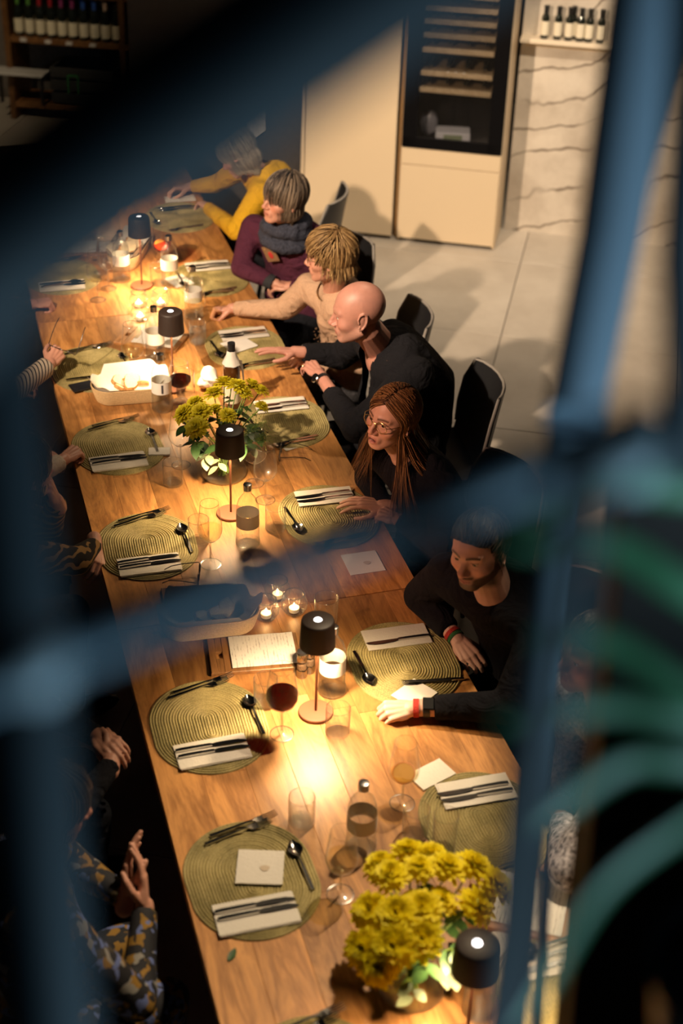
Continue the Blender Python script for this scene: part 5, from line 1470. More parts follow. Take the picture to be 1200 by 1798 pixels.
    if hair:
        hg = hair_geo(hair[0], seed, nh, male, hair_r)
        Hh = Matrix.Translation(-off) @ H; An = np.array([list(r) for r in Hh])
        vv = np.array(hg.v) @ An[:3, :3].T + An[:3, 3]
        if hair[0] == 'long':   # lay the lengths over shoulders and back
            tri = vv[hg.ncap:].reshape(-1, 15, 3, 3); cen = tri.mean(2)
            lr = np.random.default_rng(seed).uniform(.0, .20, (len(cen), 1))
            c = np.array(Nk - off); q = cen - c
            ca, sn = math.cos(-a), math.sin(-a); xr = q[..., 0] * ca - q[..., 1] * sn; yr = q[..., 0] * sn + q[..., 1] * ca
            dz = np.clip(-q[..., 2] / .12, 0, 1) ** .8; rx = .082 + .125 * dz; ry = .080 + .078 * dz
            e_ = np.sqrt((xr / rx) ** 2 + (yr / ry) ** 2) / (1.0 + lr)
            k_ = np.where((e_ < 1) & (q[..., 2] < .0), 1 / np.maximum(e_, .15), 1.0)
            # soften the push along each lock
            for _ in range(3): k_[:, 1:-1] = np.maximum(k_[:, 1:-1], (k_[:, :-2] + k_[:, 2:]) / 2)
            tri[..., 0] += (q[..., 0] * (k_ - 1))[..., None]; tri[..., 1] += (q[..., 1] * (k_ - 1))[..., None]
            vv[hg.ncap:] = tri.reshape(-1, 3)
        hg.v = list(map(tuple, vv))
        hg.build('hair', hair[1], t, sharp=0)
    t['_'] = 0; del t['_']
    return t, H, off
def worn(name, g, mat, t, off, sharp=40):
    g.v = [(x - off.x, y - off.y, z) for x, y, z in g.v]
    return g.build(name, mat, t, sharp)
def wristband(name, t, off, W_, E_, mat, d0, wd, r, flat=1.0, m2=None, face=None):
    W_, E_ = Vector(W_), Vector(E_); d = (E_ - W_).normalized(); a = d.cross(Vector((0, 0, 1))).normalized(); b = a.cross(d)
    g = G(); rings = []
    for (q, k) in ((-wd, 1.0), (-wd, 1.05), (wd, 1.05), (wd, 1.0)):
        rings.append([tuple(W_ + d * (d0 + q) + (a * math.cos(2 * PI * i / 22) + b * math.sin(2 * PI * i / 22)) * r * k) for i in range(22)])
    return worn(name, g.loft(rings, caps=False), mat, t, off)
def worn_glasses(t, H, off, mat, hexa=False, w_=.024, h_=.0195):
    g = G()
    for s in (-1, 1):
        pts = []
        for i in range(25):
            an = 2 * PI * i / 24; ca, sa = math.cos(an), math.sin(an)
            if hexa: q = max(abs(ca), abs(sa) * .96, (abs(ca) + abs(sa)) * .76); ca, sa = ca / q * .98, sa / q * .98
            pts.append(H @ Vector((s * .034 + w_ * ca, .0995 - .010 * abs(s * .034 + w_ * ca) / .06, -.004 + h_ * sa)))
        g.tube(pts, .0015, 6, caps=False)
        g.tube([H @ Vector((s * .058, .090, .004)), H @ Vector((s * .071, .075, .006)), H @ Vector((s * .0795, .02, .004)), H @ Vector((s * .080, -.012, .002))], .0013, 6)
    g.tube([H @ Vector((-.011, .0985, .003)), H @ Vector((0, .101, .006)), H @ Vector((.011, .0985, .003))], .0010, 6)
    fr = worn('glasses', g, mat, t, off)
    for s in (-1, 1):
        l = G(); n = 20; l.add([tuple(H @ Vector((s * .034, .095, -.004)))] + [tuple(H @ Vector((s * .034 + w_ * .96 * math.cos(2 * PI * i / n), .0955, -.004 + h_ * .96 * math.sin(2 * PI * i / n)))) for i in range(n)], [(0, i + 1, (i + 1) % n + 1) for i in range(n)])
        l.v = [(x - off.x, y - off.y, z) for x, y, z in l.v]; l.build('lens', M_glass, fr)
# the guests, from the lady in yellow towards the camera
c_black = cloth('black_jacket_cloth', (.009, .009, .012), .3, .4, 260, 1.0, 0.0)
c_dark = cloth('dark_trousers', (.012, .013, .018), .3, .3, 260, 1.0, 0.0)
c_yellow = cloth('mustard_jacket', (.62, .36, .02), .12, .3, 260, .9, 0)
c_purple = cloth('aubergine_sweater', (.075, .020, .042), .2, .5, 240, .95, 0)
c_beige = cloth('rose_beige_sweater', (.52, .34, .23), .1, .6, 200, .95, 0)
c_scarf = cloth('slate_scarf', (.045, .050, .075), .4, 1.0, 160)
c_grey = cloth('grey_shirt', (.20, .19, .18), .15, .3, 300)
SK1 = (.60, .34, .25); SK2 = (.56, .28, .20); SK3 = (.62, .37, .27)
FIST = dict(curl=(62, 82, 50), splay=1.0, thumb=.05)
LOOSE = dict(curl=(35, 48, 30), splay=3.0, thumb=.35)
FLAT = dict(curl=(6, 12, 8), splay=6.0, thumb=.7)
hd = {k: hair_mat('hair_' + k, a, b) for k, (a, b) in dict(brown=((.075, .030, .010), (.36, .185, .068)), blond=((.16, .085, .030), (.52, .34, .15)), greybrown=((.030, .018, .012), (.34, .26, .19)), silver=((.20, .16, .11), (.52, .45, .34)), black=((.006, .005, .004), (.03, .02, .014))).items()}

# 1 lady in yellow, bent over her paper
t, H, off = person('woman in mustard yellow jacket bent over a white paper writing at the far end', ((1.63, 7.40, 1.16), 62, -38, 6), (1.76, 7.42, 1.05), (1.92, 7.52, .55), 62,
    [(1.72, 7.24, .98), (1.575, 7.17, .815), (1.50, 7.56, .800), (-.12, 1, -.08), (.3, .1, 1), LOOSE], [(1.74, 7.62, 1.0), (1.60, 7.85, .82), (1.47, 7.90, .80), (-1, .05, -.05), (0, .2, 1), LOOSE],
    SK1, c_yellow, c_dark, ('silver' and 'grey', hd['silver']), bust=.05, w=.95, seed=3, nh=2000, top_name='jacket', feat=dict(brow=(.12, .08, .05)))
g = G(); g.lathe([(.075, -.02), (.082, 0), (.070, .022)], 22, (Vector((1.745, 7.42, 1.06)))); worn('collar', g, cloth('black_white_collar', (.35, .33, .31), .9, .2, 60), t, off)

# 2 woman in aubergine sweater with scarf and badge
t, H, off = person('woman with grey-brown bob in aubergine sweater and slate scarf looking across the table', ((1.665, 6.52, 1.235), 108, 4, -4), (1.715, 6.62, 1.045), (1.80, 6.70, .55), 128,
    [(1.86, 6.49, .985), (1.86, 6.38, .80), (1.71, 6.53, .765), (-.75, .5, -.1), (0, -.3, 1), LOOSE], [(1.58, 6.79, .985), (1.49, 6.70, .82), (1.63, 6.58, .77), (.8, -.35, -.1), (.1, .2, 1), LOOSE],
    SK2, c_purple, c_dark, ('bob', hd['greybrown']), bust=.065, w=1.06, seed=5, nh=2600, hair_r=.0013, top_name='sweater', feat=dict(brow=(.10, .07, .05), gaze=(0, 0)))
g = G()
for k, (z, r, tl) in enumerate(((1.005, .105, .2), (1.04, .100, -.25), (1.075, .088, .1))):
    g.tube([(1.705 + r * math.cos(q) * 1.05, 6.60 + r * math.sin(q), z + tl * r * math.sin(q + k)) for q in [2 * PI * i / 26 for i in range(27)]], .034, 10, caps=False)
me = remesh(g, .007, 3, 'scarf'); V = coords(me) - np.array(off); nr = np.empty(len(V) * 3, np.float32); me.vertices.foreach_get('normal', nr); set_coords(me, V + nr.reshape(-1, 3) * wrinkle(V, .008, 4, 90)[:, None]); me.materials.append(c_scarf); me.shade_smooth(); link('scarf', me, t)
a = math.radians(128); fwv = Vector((-math.sin(a), math.cos(a), 0)); rtv = Vector((math.cos(a), math.sin(a), 0))
bp = Vector((1.755, 6.655, .93)) + fwv * .165 + rtv * .02
b = G(); b.box((0, 0, 0), (.075, .004, .085), bev=.0015); o = b.build('name_badge', plain('brown_badge', (.22, .13, .07), .4), t); o.location = bp - off; o.rotation_euler = (-.25, .35, a)
r_ = G(); r_.ell((0, -.0 + .003, -.005), (.014, .002, .02)); o2 = r_.build('red_mark', plain('badge_red', (.45, .03, .03), .5), o)
for x_ in (-.022, .022): G().ell((x_, .003, .030), (.0035, .002, .0035), n=8, k=6).build('rivet', M_brass, o)
wristband('watch', t, off, (1.63, 6.58, .77), (1.49, 6.70, .82), plain('dark_knit_cuff', (.02, .022, .028), .9), .02, .022, .036)

# 3 blonde woman in the rose beige sweater
t, H, off = person('short-haired blonde woman in rose beige sweater resting her fist on the table', ((1.70, 5.83, 1.225), 66, -6, 0), (1.745, 5.90, 1.035), (1.85, 5.97, .55), 82,
    [(1.80, 5.72, .975), (1.80, 5.62, .79), (1.62, 5.72, .80), (-.9, .1, -.2), (0, -.2, 1), LOOSE], [(1.67, 6.06, .975), (1.57, 6.14, .835), (1.365, 6.285, .795), (-.93, .30, -.12), (.05, .25, 1), FIST],
    SK2, c_beige, plain('dark_grey_knit', (.03, .03, .036), .9, bump=1.0, bscale=90, var=.4), ('pixie', hd['blond']), bust=.065, seed=8, nh=2600, hair_r=.0013, feat=dict(brow=(.16, .09, .04)))
worn_glasses(t, H, off, M_brass)
for q in ((.0785, -.004, -.042),):
    worn('earring', G().ell(H @ Vector((-q[0], q[1], q[2])), (.005, .005, .006), n=10, k=6), M_brass, t, off)
g = G(); g.tube([(1.745 + .078 * math.cos(q), 5.90 + .078 * math.sin(q), 1.035 + .012 * math.sin(q * 1) - .035 * max(0, -math.cos(q - .4))) for q in [2 * PI * i / 24 for i in range(25)]], .0028, 6, caps=False); worn('necklace', g, M_brass, t, off)
em = G(); rr = random.Random(5)
for k in range(40):
    u = rr.random(); em.ell((1.655 - .035 * u + rr.uniform(-.012, .012), 5.845 + rr.uniform(-.02, .02) - .06 * u, .86 - .12 * u + rr.uniform(-.02, .02)), (.004, .004, .003), n=5, k=3)
tag(worn('embroidery', em, plain('brown_embroidery', (.12, .07, .04), .8), t, off), kind='stuff')

# 4 bald man in black jacket
bald_N = Vector((1.765, 5.27, 1.07)); bald_P = Vector((1.93, 5.29, .56))
ab = math.radians(84); fb = Vector((-math.sin(ab), math.cos(ab), 0)); rb_ = Vector((math.cos(ab), math.sin(ab), 0))
def jacket_cut(V):
    q = V - np.array(bald_N); x = q @ np.array(rb_) - .0; y = q @ np.array(fb)
    return (y > .035) & (np.abs(x) < .018 + .060 * np.clip((q[:, 2] + .34) / .34, 0, 1)) & (q[:, 2] > -.34)
t, H, off = person('bald man in black jacket gesturing with crossed wrists over the table', ((1.645, 5.21, 1.245), 74, -8, 0), bald_N, bald_P, 84,
    [(1.86, 5.07, 1.00), (1.585, 4.99, .83), (1.545, 5.40, .868), (-.28, .92, .12), (-.25, .15, 1), dict(curl=(30, 45, 30), splay=4, thumb=.4)],
    [(1.78, 5.49, 1.00), (1.70, 5.62, .835), (1.50, 5.625, .875), (-1, .18, .12), (.1, .15, 1), dict(curl=(4, 8, 6), splay=9, thumb=.95)],
    (.46, .22, .17), c_black, c_dark, None, male=True, w=1.20, belly=.05, hs=1.06, seed=12, sleeve=.055, cuff=.040, sl=(.065, .03), top_name='jacket', amp=.007, cut=jacket_cut, under=c_grey, feat=dict(stubble=.35, brow=(.30, .17, .11), brow_w=.45, beard=.25, beard_col=(.30, .22, .18)))
wristband('watch', t, off, (1.545, 5.40, .868), (1.585, 4.99, .83), M_black, .035, .010, .0285)
wp = Vector((1.548, 5.365, .864)) + Vector((-.035, 0, .014))
d_ = G(); d_.lathe([(0, -.002), (.0195, -.002), (.0205, .0), (.0205, .004), (.018, .006)], 24); o = d_.build('watch_case', M_steel, t); o.location = wp - off; o.rotation_euler = (.15, -1.05, 0)
f_ = G(); f_.lathe([(0, .0055), (.018, .0055)], 24); o2 = f_.build('watch_dial', M_dark, o)
G().lathe([(.0098, -.002), (.0112, 0), (.0098, .002)], 16).build('ring', M_brass, t).location = Vector((1.498, 5.50, .873)) - off

# 5 woman in gold spectacles
t, H, off = person('long-haired woman in gold spectacles and black top speaking with mouth open', ((1.535, 4.405, 1.215), 117, 3, -5), (1.60, 4.42, 1.035), (1.74, 4.42, .55), 104,
    [(1.69, 4.25, .975), (1.66, 4.14, .79), (1.575, 4.36, .785), (-.6, .7, .0), (0, -.2, 1), FIST], [(1.54, 4.60, .975), (1.53, 4.66, .80), (1.545, 4.47, .788), (-.75, .25, .10), (.35, -.25, 1), dict(curl=(12, 18, 10), splay=9, thumb=.8)],
    SK3, c_black, c_dark, ('long', hd['brown']), mouth=.0085, bust=.05, w=.92, hs=.97, seed=16, nh=4800, hair_r=.00125, top_name='black_top', feat=dict(brow=(.07, .03, .014), brow_w=1.0, lip=(.36, .07, .07), gaze=(6, 0)))
worn_glasses(t, H, off, M_brass, True, .026, .021)
worn('earring', G().lathe([(.006, -.0012), (.0072, 0), (.006, .0012)], 14, H @ Vector((-.080, -.004, -.044))), M_brass, t, off)

# 6 bearded man
t, H, off = person('dark-haired bearded man in black shirt looking down with his fist on the table', ((1.545, 3.54, 1.215), 128, -7, 4), (1.615, 3.545, 1.045), (1.79, 3.56, .56), 112,
    [(1.70, 3.35, .985), (1.56, 3.23, .815), (1.285, 3.325, .790), (-1, .12, -.05), (.1, -.45, .9), FIST], [(1.52, 3.73, .985), (1.465, 3.83, .835), (1.535, 3.640, .785), (.25, -.9, -.25), (-.45, -.2, 1), LOOSE],
    (.66, .40, .32), c_black, c_dark, ('short', hd['black']), male=True, w=1.10, seed=20, nh=2200, hair_r=.0013, sleeve=.052, cuff=.038, sl=(.062, .035), top_name='shirt', feat=dict(brow=(.02, .013, .01), brow_w=1.0, beard=.95, beard_col=(.05, .03, .022), gaze=(0, -14)))
M_redband = plain('red_woven_band', (.45, .03, .02), .8, bump=.6, bscale=300, var=.4); M_greenband = plain('green_woven_band', (.02, .12, .03), .8, bump=.6, bscale=300, var=.3)
lw1, le1 = (1.285, 3.325, .790), (1.56, 3.23, .815); rw1, re1 = (1.535, 3.640, .785), (1.465, 3.83, .835)
wristband('wristband', t, off, lw1, le1, M_redband, .004, .009, .0285)
wristband('watch_strap', t, off, lw1, le1, M_black, .036, .011, .0295)
ww = Vector(lw1).lerp(Vector(le1), .125); o = G().box((0, 0, 0), (.036, .042, .010), bev=.003).build('watch', M_dark, t); o.location = ww - off + Vector((0, -.014, .029)); o.rotation_euler = (.45, 0, -.33)
wristband('wristband', t, off, rw1, re1, M_redband, .018, .007, .0285); wristband('wristband', t, off, rw1, re1, M_greenband, .002, .006, .028)

# 7 guest behind the blue post in a patterned shirt
c_pat = plain('black_white_patterned_shirt', (.35, .33, .36), .8, bump=.1, bscale=75, var=.95)
person('guest in black and white patterned shirt behind the blue post', ((1.69, 2.98, 1.205), 95, 0, 0), (1.74, 2.93, 1.03), (1.88, 2.85, .55), 95,
    [(1.74, 2.74, .97), (1.47, 2.55, .815), (1.545, 2.76, .79), (.2, .9, -.1), (0, 0, 1), LOOSE], [(1.70, 3.08, .97), (1.74, 3.10, .74), (1.62, 2.94, .66), (-.9, -.2, -.1), (0, 0, 1), LOOSE],
    SK2, c_pat, c_dark, ('short', hd['black']), male=True, vox=.004, seed=24, nh=600, hair_r=.0022, top_name='shirt', sleeve=.055)

# left side of the table, from the near end; facing +X
c_tiger = None
def tiger_mat():
    m, nt, p = nodes('tiger_striped_knit')
    tc = N(nt, 'ShaderNodeTexCoord'); wv = N(nt, 'ShaderNodeTexWave', i_Scale=9.0, i_Distortion=9.0, i_Detail=2.0); wv.bands_direction = 'Z'
    wv.inputs['Detail Scale'].default_value = 1.2
    nt.links.new(tc.outputs['Object'], wv.inputs['Vector']); r = N(nt, 'ShaderNodeValToRGB')
    r.color_ramp.elements[0].position = .60; r.color_ramp.elements[0].color = (.012, .010, .009, 1); r.color_ramp.elements[1].position = .72; r.color_ramp.elements[1].color = (.34, .20, .07, 1)
    nt.links.new(wv.outputs[0], r.inputs[0]); nt.links.new(r.outputs[0], p.inputs['Base Color']); p.inputs['Roughness'].default_value = .9
    return m
def stripe_mat():
    m, nt, p = nodes('cream_navy_striped_knit')
    tc = N(nt, 'ShaderNodeTexCoord'); sx = N(nt, 'ShaderNodeVectorMath', operation='DOT_PRODUCT'); sx.inputs[1].default_value = (.86, .33, -.38)
    nt.links.new(tc.outputs['Object'], sx.inputs[0]); ml = N(nt, 'ShaderNodeMath', operation='MULTIPLY'); ml.inputs[1].default_value = 58.0; nt.links.new(sx.outputs['Value'], ml.inputs[0])
    fr = N(nt, 'ShaderNodeMath', operation='FRACT'); nt.links.new(ml.outputs[0], fr.inputs[0]); gt = N(nt, 'ShaderNodeMath', operation='GREATER_THAN'); gt.inputs[1].default_value = .68; nt.links.new(fr.outputs[0], gt.inputs[0])
    mx = N(nt, 'ShaderNodeMix', data_type='RGBA'); mx.inputs[6].default_value = (.62, .52, .40, 1); mx.inputs[7].default_value = (.012, .012, .02, 1); nt.links.new(gt.outputs[0], mx.inputs[0]); nt.links.new(mx.outputs[2], p.inputs['Base Color'])
    p.inputs['Roughness'].default_value = .9
    return m
def floral_mat():
    m, nt, p = nodes('dark_floral_dress')
    tc = N(nt, 'ShaderNodeTexCoord'); ns = N(nt, 'ShaderNodeTexNoise', i_Scale=22.0, i_Detail=2.0); nt.links.new(tc.outputs['Object'], ns.inputs['Vector'])
    mv = N(nt, 'ShaderNodeVectorMath', operation='MULTIPLY_ADD'); mv.inputs[1].default_value = (.07, .07, .07); nt.links.new(ns.outputs['Color'], mv.inputs[0]); nt.links.new(tc.outputs['Object'], mv.inputs[2])
    vo = N(nt, 'ShaderNodeTexVoronoi', i_Scale=42.0); nt.links.new(mv.outputs[0], vo.inputs['Vector'])
    sp = N(nt, 'ShaderNodeSeparateColor'); nt.links.new(vo.outputs['Color'], sp.inputs[0])
    r = N(nt, 'ShaderNodeValToRGB'); r.color_ramp.interpolation = 'CONSTANT'; e = r.color_ramp.elements
    e[0].position = 0; e[0].color = (.008, .008, .012, 1); e[1].position = .55; e[1].color = (.24, .13, .016, 1)
    for (q, c) in ((.74, (.05, .035, .012)), (.82, (.11, .15, .36)), (.93, (.24, .23, .21))): k = e.new(q); k.color = c4(c)
    nt.links.new(sp.outputs[0], r.inputs[0]); nt.links.new(r.outputs[0], p.inputs['Base Color']); p.inputs['Roughness'].default_value = .8
    return m
c_floral = floral_mat(); c_tiger = tiger_mat(); c_stripe = stripe_mat(); c_cream = cloth('cream_knit', (.52, .44, .34), .1, .6, 160)
PRAY = dict(curl=(10, 14, 8), splay=1.5, thumb=.45)
person('woman in dark floral dress with her hands folded at the table edge', ((.115, 2.79, 1.165), -84, -14, 0), (.075, 2.76, 1.00), (-.06, 2.66, .52), -75,
    [(.06, 2.94, .93), (.16, 3.02, .72), (.292, 2.835, .735), (.22, .55, .75), (-.9, .3, .1), PRAY], [(.10, 2.58, .93), (.27, 2.54, .66), (.335, 2.775, .735), (.08, .62, .72), (.95, -.1, .15), PRAY],
    SK2, c_floral, c_floral, ('grey', hd['black']), vox=.003, seed=31, nh=700, hair_r=.0022, top_name='dress', bust=.06)
person('guest in black with clasped hands in the dark beside the red wine place', ((.03, 3.50, 1.21), -88, 0, 0), (-.03, 3.49, 1.03), (-.15, 3.49, .54), -88,
    [(-.02, 3.67, .97), (.12, 3.72, .74), (.31, 3.49, .745), (.4, -.75, .2), (-.3, .2, .9), LOOSE], [(-.02, 3.31, .97), (.18, 3.20, .70), (.335, 3.37, .735), (.2, .8, .2), (.6, -.1, .7), LOOSE],
    SK2, c_black, c_dark, ('short', hd['black']), male=True, vox=.0032, seed=33, nh=600, hair_r=.0022)
person('guest in tiger striped knit resting chin on one hand', ((.215, 4.41, 1.175), -65, -6, 0), (.11, 4.43, 1.01), (-.08, 4.50, .54), -80,
    [(.09, 4.62, .95), (.30, 4.60, .80), (.325, 4.475, .985), (-.25, -.2, .9), (.85, -.2, .3), dict(curl=(35, 50, 30), splay=3, thumb=.4)], [(.12, 4.25, .95), (.36, 4.36, .80), (.445, 4.475, .785), (-.08, -1, -.25), (.6, .1, .8), LOOSE],
    SK2, c_tiger, c_dark, ('grey', hd['black']), vox=.003, seed=35, nh=700, hair_r=.0022, bust=.05)
person('guest in cream knit with one hand on the placemat', ((.02, 5.18, 1.20), -85, -4, 0), (-.04, 5.17, 1.02), (-.14, 5.17, .54), -88,
    [(-.02, 5.36, .96), (.12, 5.42, .72), (.30, 5.30, .70), (.9, -.2, 0), (0, .2, 1), LOOSE], [(-.02, 4.98, .96), (.20, 4.92, .80), (.400, 5.07, .795), (.72, .55, .10), (-.1, -.2, 1), FIST],
    SK2, c_cream, c_dark, ('grey', hd['brown']), vox=.0032, seed=37, nh=600, hair_r=.0022, top_name='cream_sweater', bust=.05)
person('guest in cream and navy striped sleeves holding spectacles', ((.02, 5.90, 1.20), -88, 0, 0), (-.04, 5.89, 1.02), (-.14, 5.88, .54), -88,
    [(-.02, 6.08, .96), (.06, 6.14, .72), (.26, 6.02, .66), (.9, -.1, 0), (0, .1, 1), LOOSE], [(-.02, 5.70, .96), (.22, 5.62, .80), (.440, 5.825, .830), (.62, .62, .38), (.2, -.75, .5), dict(curl=(60, 75, 45), splay=2, thumb=.6)],
    SK2, c_stripe, c_dark, ('bob', hd['brown']), vox=.0032, seed=39, nh=500, hair_r=.0024, bust=.05, cuff=.043)
person('guest in black with a loose fist on the table in the dark corner', ((.02, 6.72, 1.20), -88, 0, 0), (-.04, 6.71, 1.02), (-.14, 6.70, .54), -88,
    [(-.02, 6.90, .96), (.12, 6.95, .74), (.30, 6.85, .70), (.9, -.2, 0), (0, .2, 1), LOOSE], [(-.02, 6.52, .96), (.22, 6.48, .80), (.435, 6.545, .795), (.95, .1, -.05), (0, -.1, 1), FIST],
    SK2, c_black, c_dark, ('short', hd['black']), male=True, vox=.0036, seed=41, nh=400, hair_r=.0024)
spectacles('dark spectacles held up in the hand with the striped sleeve', .515, 5.895, .865, -.6, M_specblack, rot=(1.1, .3, -.4))

# ------------------------------------------------------------------ black shell chairs
def chair(label, x, y, rz):
    t = thing('dining_chair', label, 'chair', (x, y, 0), rz, 'black shell dining chairs')
    # seat shell, front towards +Y
    def shell(us, zf, th):
        rings = []
        for (yy, zz, wv, cv, ny, nz) in us:
            top = []; bot = []
            for j in range(13):
                v = -1 + j / 6; d = cv * v * v
                top.append((wv * v, yy + ny * d, zz + nz * d)); bot.append((wv * v, yy + ny * (d - th), zz + nz * (d - th)))
            rings.append(top + bot[::-1])
        return rings
    G().loft(shell([(.21, .445, .19, .010, 0, 1), (.12, .452, .215, .014, 0, 1), (0, .448, .225, .02, 0, 1), (-.12, .445, .225, .03, 0, 1), (-.19, .455, .22, .035, .3, .9)], 0, .014)).build('seat', M_chair, t)
    b = G().loft(shell([(-.19, .455, .22, .035, .7, .7), (-.235, .52, .225, .06, .95, .2), (-.255, .62, .23, .075, 1, .1), (-.275, .74, .225, .075, 1, .1), (-.295, .842, .19, .060, 1, .1)], 0, .014)).build('backrest', M_chair, t)
    e = G()
    pts = []
    for (yy, zz, wv, cv) in ((-.235, .52, .225, .06), (-.255, .62, .23, .075), (-.275, .74, .225, .075), (-.295, .842, .19, .060)): pts.append((-wv, yy + cv, zz))
    pts += [(.19 * v, -.295 + .06 * v * v - .006, .845) for v in (-.8, -.5, -.2, .2, .5, .8)]
    for (yy, zz, wv, cv) in ((-.295, .842, .19, .060), (-.275, .74, .225, .075), (-.255, .62, .23, .075), (-.235, .52, .225, .06)): pts.append((wv, yy + cv, zz))
    G().tube(pts, .0065, 6).build('edge_band', M_chairedge, b)
    for sx in (-1, 1):
        for (y0, y1) in ((.13, .19), (-.12, -.20)): G().rc((sx * .16, y0, .435), (sx * .20, y1, .006), .014, .010, 10, e1=False).build('leg', M_black, t)
    return t
ch = [('black shell chair behind the lady in yellow', 2.00, 7.62, 62), ('black shell chair behind the woman in the aubergine sweater', 1.90, 6.78, 125), ('black shell chair behind the blonde woman in beige', 1.94, 5.99, 84), ('black shell chair with pale edge behind the bald man', 2.02, 5.28, 84),
      ('black shell chair behind the woman in gold spectacles', 1.86, 4.46, 104), ('black shell chair behind the bearded man', 1.90, 3.60, 112), ('black shell chair of the guest behind the blue post', 2.00, 2.86, 95),
      ('black shell chair of the woman in the floral dress', -.16, 2.62, -75), ('black shell chair of the guest in black with clasped hands', -.26, 3.49, -88), ('black shell chair of the guest in tiger stripes', -.18, 4.52, -80), ('black shell chair of the guest in cream knit', -.25, 5.17, -88),
      ('black shell chair of the guest in striped sleeves', -.25, 5.88, -88), ('black shell chair of the guest in the dark corner', -.25, 6.70, -88)]
c0 = None
for lb, x, y, r in ch:
    if c0 is None: c0 = chair(lb, x, y, math.radians(r))
    else: dup(c0, lb, (x, y, 0), math.radians(r))
# ------------------------------------------------------------------ balustrade of the upper floor, close to the camera
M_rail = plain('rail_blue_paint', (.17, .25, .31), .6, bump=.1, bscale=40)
M_rail_shaded = plain('rail_paint_shaded', (.035, .050, .062), .7)  # same blue rail paint, with the shade of unlit bars put into its colour
t = thing('balustrade', 'blue painted forked metal balustrade of the gallery close to the camera', 'railing', (.10, .60, 2.9))
def beam(name, pts, rad, mat, flat=1.0):
    G().tube([(x - .10, y - .60, z - 2.9) for x, y, z in pts], rad, 14, flat=flat).build(name, mat, t)
beam('rail_bar', [(-.04, .470, 3.570), (.006, .479, 3.616), (.072, .483, 3.657), (.178, .488, 3.719), (.24, .49, 3.752)], .030, M_rail_shaded)
beam('rail_bar', [(1.00, 1.90, 3.86), (.760, 1.44, 3.50), (.622, 1.189, 3.284), (.526, 1.028, 3.188)], [.045, .040, .030, .026], M_rail)
beam('rail_bar', [(.526, 1.028, 3.188), (.542, 1.054, 2.866), (.627, 1.172, 2.159), (.639, 1.189, 2.0), (.69, 1.24, .0)], [.024, .024, .019, .018, .018], M_rail)
beam('rail_bar', [(0.2866, 0.4815, 3.5233), (0.2239, 0.485, 3.4999), (0.1274, 0.4926, 3.4675), (0.0207, 0.4988, 3.4283), (-0.0207, 0.5008, 3.4145)], .0112, M_rail)
beam('rail_bar', [(.226, .428, 3.545), (.222, .427, 3.450), (.212, .414, 3.332), (.205, .40, 3.25)], [.011, .012, .011, .011], M_rail_shaded)
beam('rail_bar', [(.026, .780, 3.52), (.022, .691, 3.382), (.021, .645, 3.314), (.015, .589, 3.227), (.008, .50, 3.09)], .025, M_rail_shaded)
beam('rail_bar', [(.481, .863, 3.659), (.465, .809, 3.571), (.443, .746, 3.469), (.432, .671, 3.353)], .017, M_rail_shaded)
for (x, y, z, r) in ((.263, .463, 3.520, .016), (.0195, .483, 3.441, .016)):
    G().ell((x - .10, y - .60, z - 2.9), (r, r, r), n=12, k=8).build('bolt_head', plain('rivet_highlight_paint', (.55, .66, .72), .35) if 'rivet_highlight_paint' not in bpy.data.materials else bpy.data.materials['rivet_highlight_paint'], t)  # pale colour stands in for the lamp highlight on the bolts

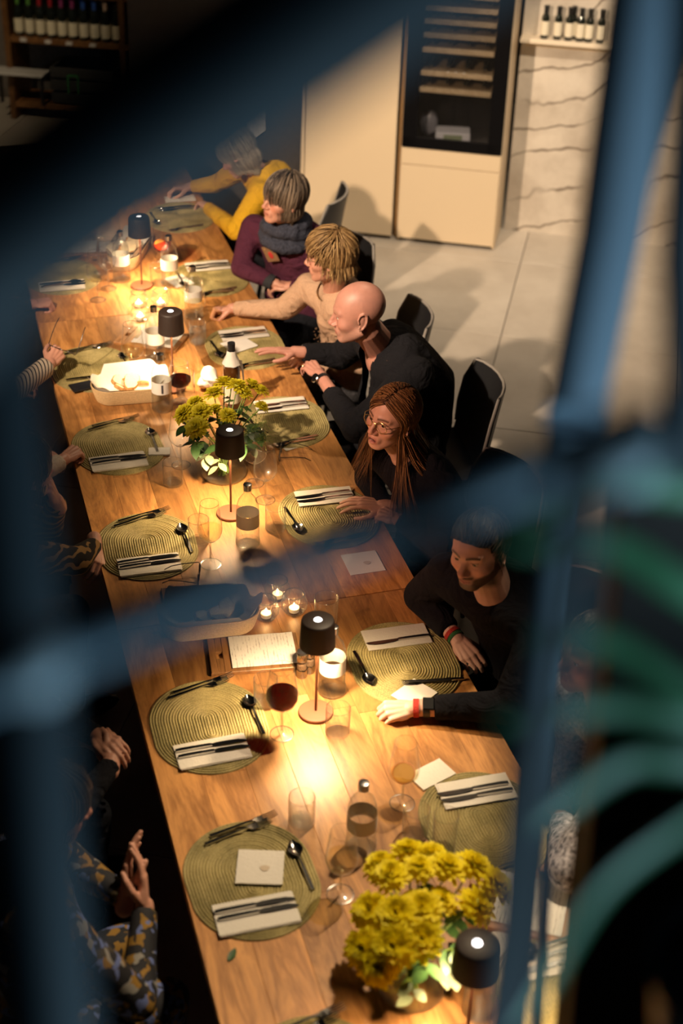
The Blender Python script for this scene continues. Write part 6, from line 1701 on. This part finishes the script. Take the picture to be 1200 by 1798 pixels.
# dark timber post at the end of the tables, the violet glow along its edge painted as a strip
t = thing('timber_post', 'very dark wide timber post at the near end of the tables', 'post', (1.10, 1.36, 0))
cr_ = Vector((.961, -.276, 0)); cn_ = Vector((.276, .961, 0))
def post_ring(ed, z, w0, w1, d0, d1): return [tuple(Vector((ed[0] - 1.10, ed[1] - 1.36, z)) + cr_ * u + cn_ * v) for (u, v) in ((w0, d0), (w1, d0), (w1, d1), (w0, d1))]
EB, ET = (.914, 1.429), (.809, 1.474)
G().loft([post_ring(EB, .03, .006, .52, -.13, -.004), post_ring(ET, 2.90, .006, .52, -.13, -.004)]).build('shaft', plain('dark_timber', (.010, .007, .005), .7), t)
G().loft([post_ring(EB, .0, -.01, .54, -.15, .01), post_ring(EB, .05, -.01, .54, -.15, .01)]).build('base_block', M_black, t)
G().loft([post_ring(EB, .06, -.006, .006, -.03, .0), post_ring(ET, 2.1, -.006, .006, -.03, .0)]).build('painted_glow_strip', plain('violet_glow_paint', (.16, .13, .42), .4), t)

# arching leaves of a plant on the gallery
M_arch = plain('arching_leaf', (.022, .115, .045), .5)
t = thing('potted_palm', 'green plant with long arching leaves on the gallery close to the camera', 'plant', (.62, .72, 2.62))
for k, pts in enumerate(([(.342, .687, 3.336), (.377, .686, 3.352), (.430, .669, 3.350)], [(.336, .677, 3.319), (.379, .664, 3.319), (.425, .633, 3.295)], [(.332, .646, 3.272), (.371, .632, 3.269), (.417, .598, 3.240)],
                        [(.316, .623, 3.230), (.366, .612, 3.237), (.415, .592, 3.230)], [(.318, .587, 3.179), (.369, .592, 3.208), (.412, .579, 3.209)], [(.301, .533, 3.092), (.346, .556, 3.145), (.408, .563, 3.185)])):
    a, b, c = [Vector(p) for p in pts]
    o = Vector((.62, .72, 2.62)); mid = c + (c - b) * 1.2 + Vector((.03, .02, -.02)); root = Vector((.62 + .02 * (k % 3), .72 + .02 * (k % 2), 2.80))
    path = [a + (a - b) * .4, a, b, c, mid, mid.lerp(root, .5) + Vector((.03, 0, .06)), root]
    sm = []
    for i in range(len(path) - 1):
        p0 = path[max(0, i - 1)]; p1 = path[i]; p2 = path[i + 1]; p3 = path[min(len(path) - 1, i + 2)]
        for u in (0, .25, .5, .75): sm.append(.5 * ((2 * p1) + (-p0 + p2) * u + (2 * p0 - 5 * p1 + 4 * p2 - p3) * u * u + (-p0 + 3 * p1 - 3 * p2 + p3) * u ** 3))
    sm.append(path[-1]); n = len(sm)
    G().tube([tuple(p - o) for p in sm], [.0042 * math.sin(PI * min(.97, .05 + .9 * (i / (n - 1)))) ** .5 * (1 if i < n * .7 else .6) for i in range(n)], 10, flat=2.7).build('arching_leaf', M_arch, t)
G().lathe([(0, 0), (.07, 0), (.095, .16), (.10, .17), (.09, .17), (.085, .15), (0, .15)], 24).build('pot', M_black, t)
# gallery floor under pot and balustrade
gf = G().box((.45, .35, 2.56), (1.1, .9, .1)).build('trim_1', M_black); tag(gf, kind='structure')
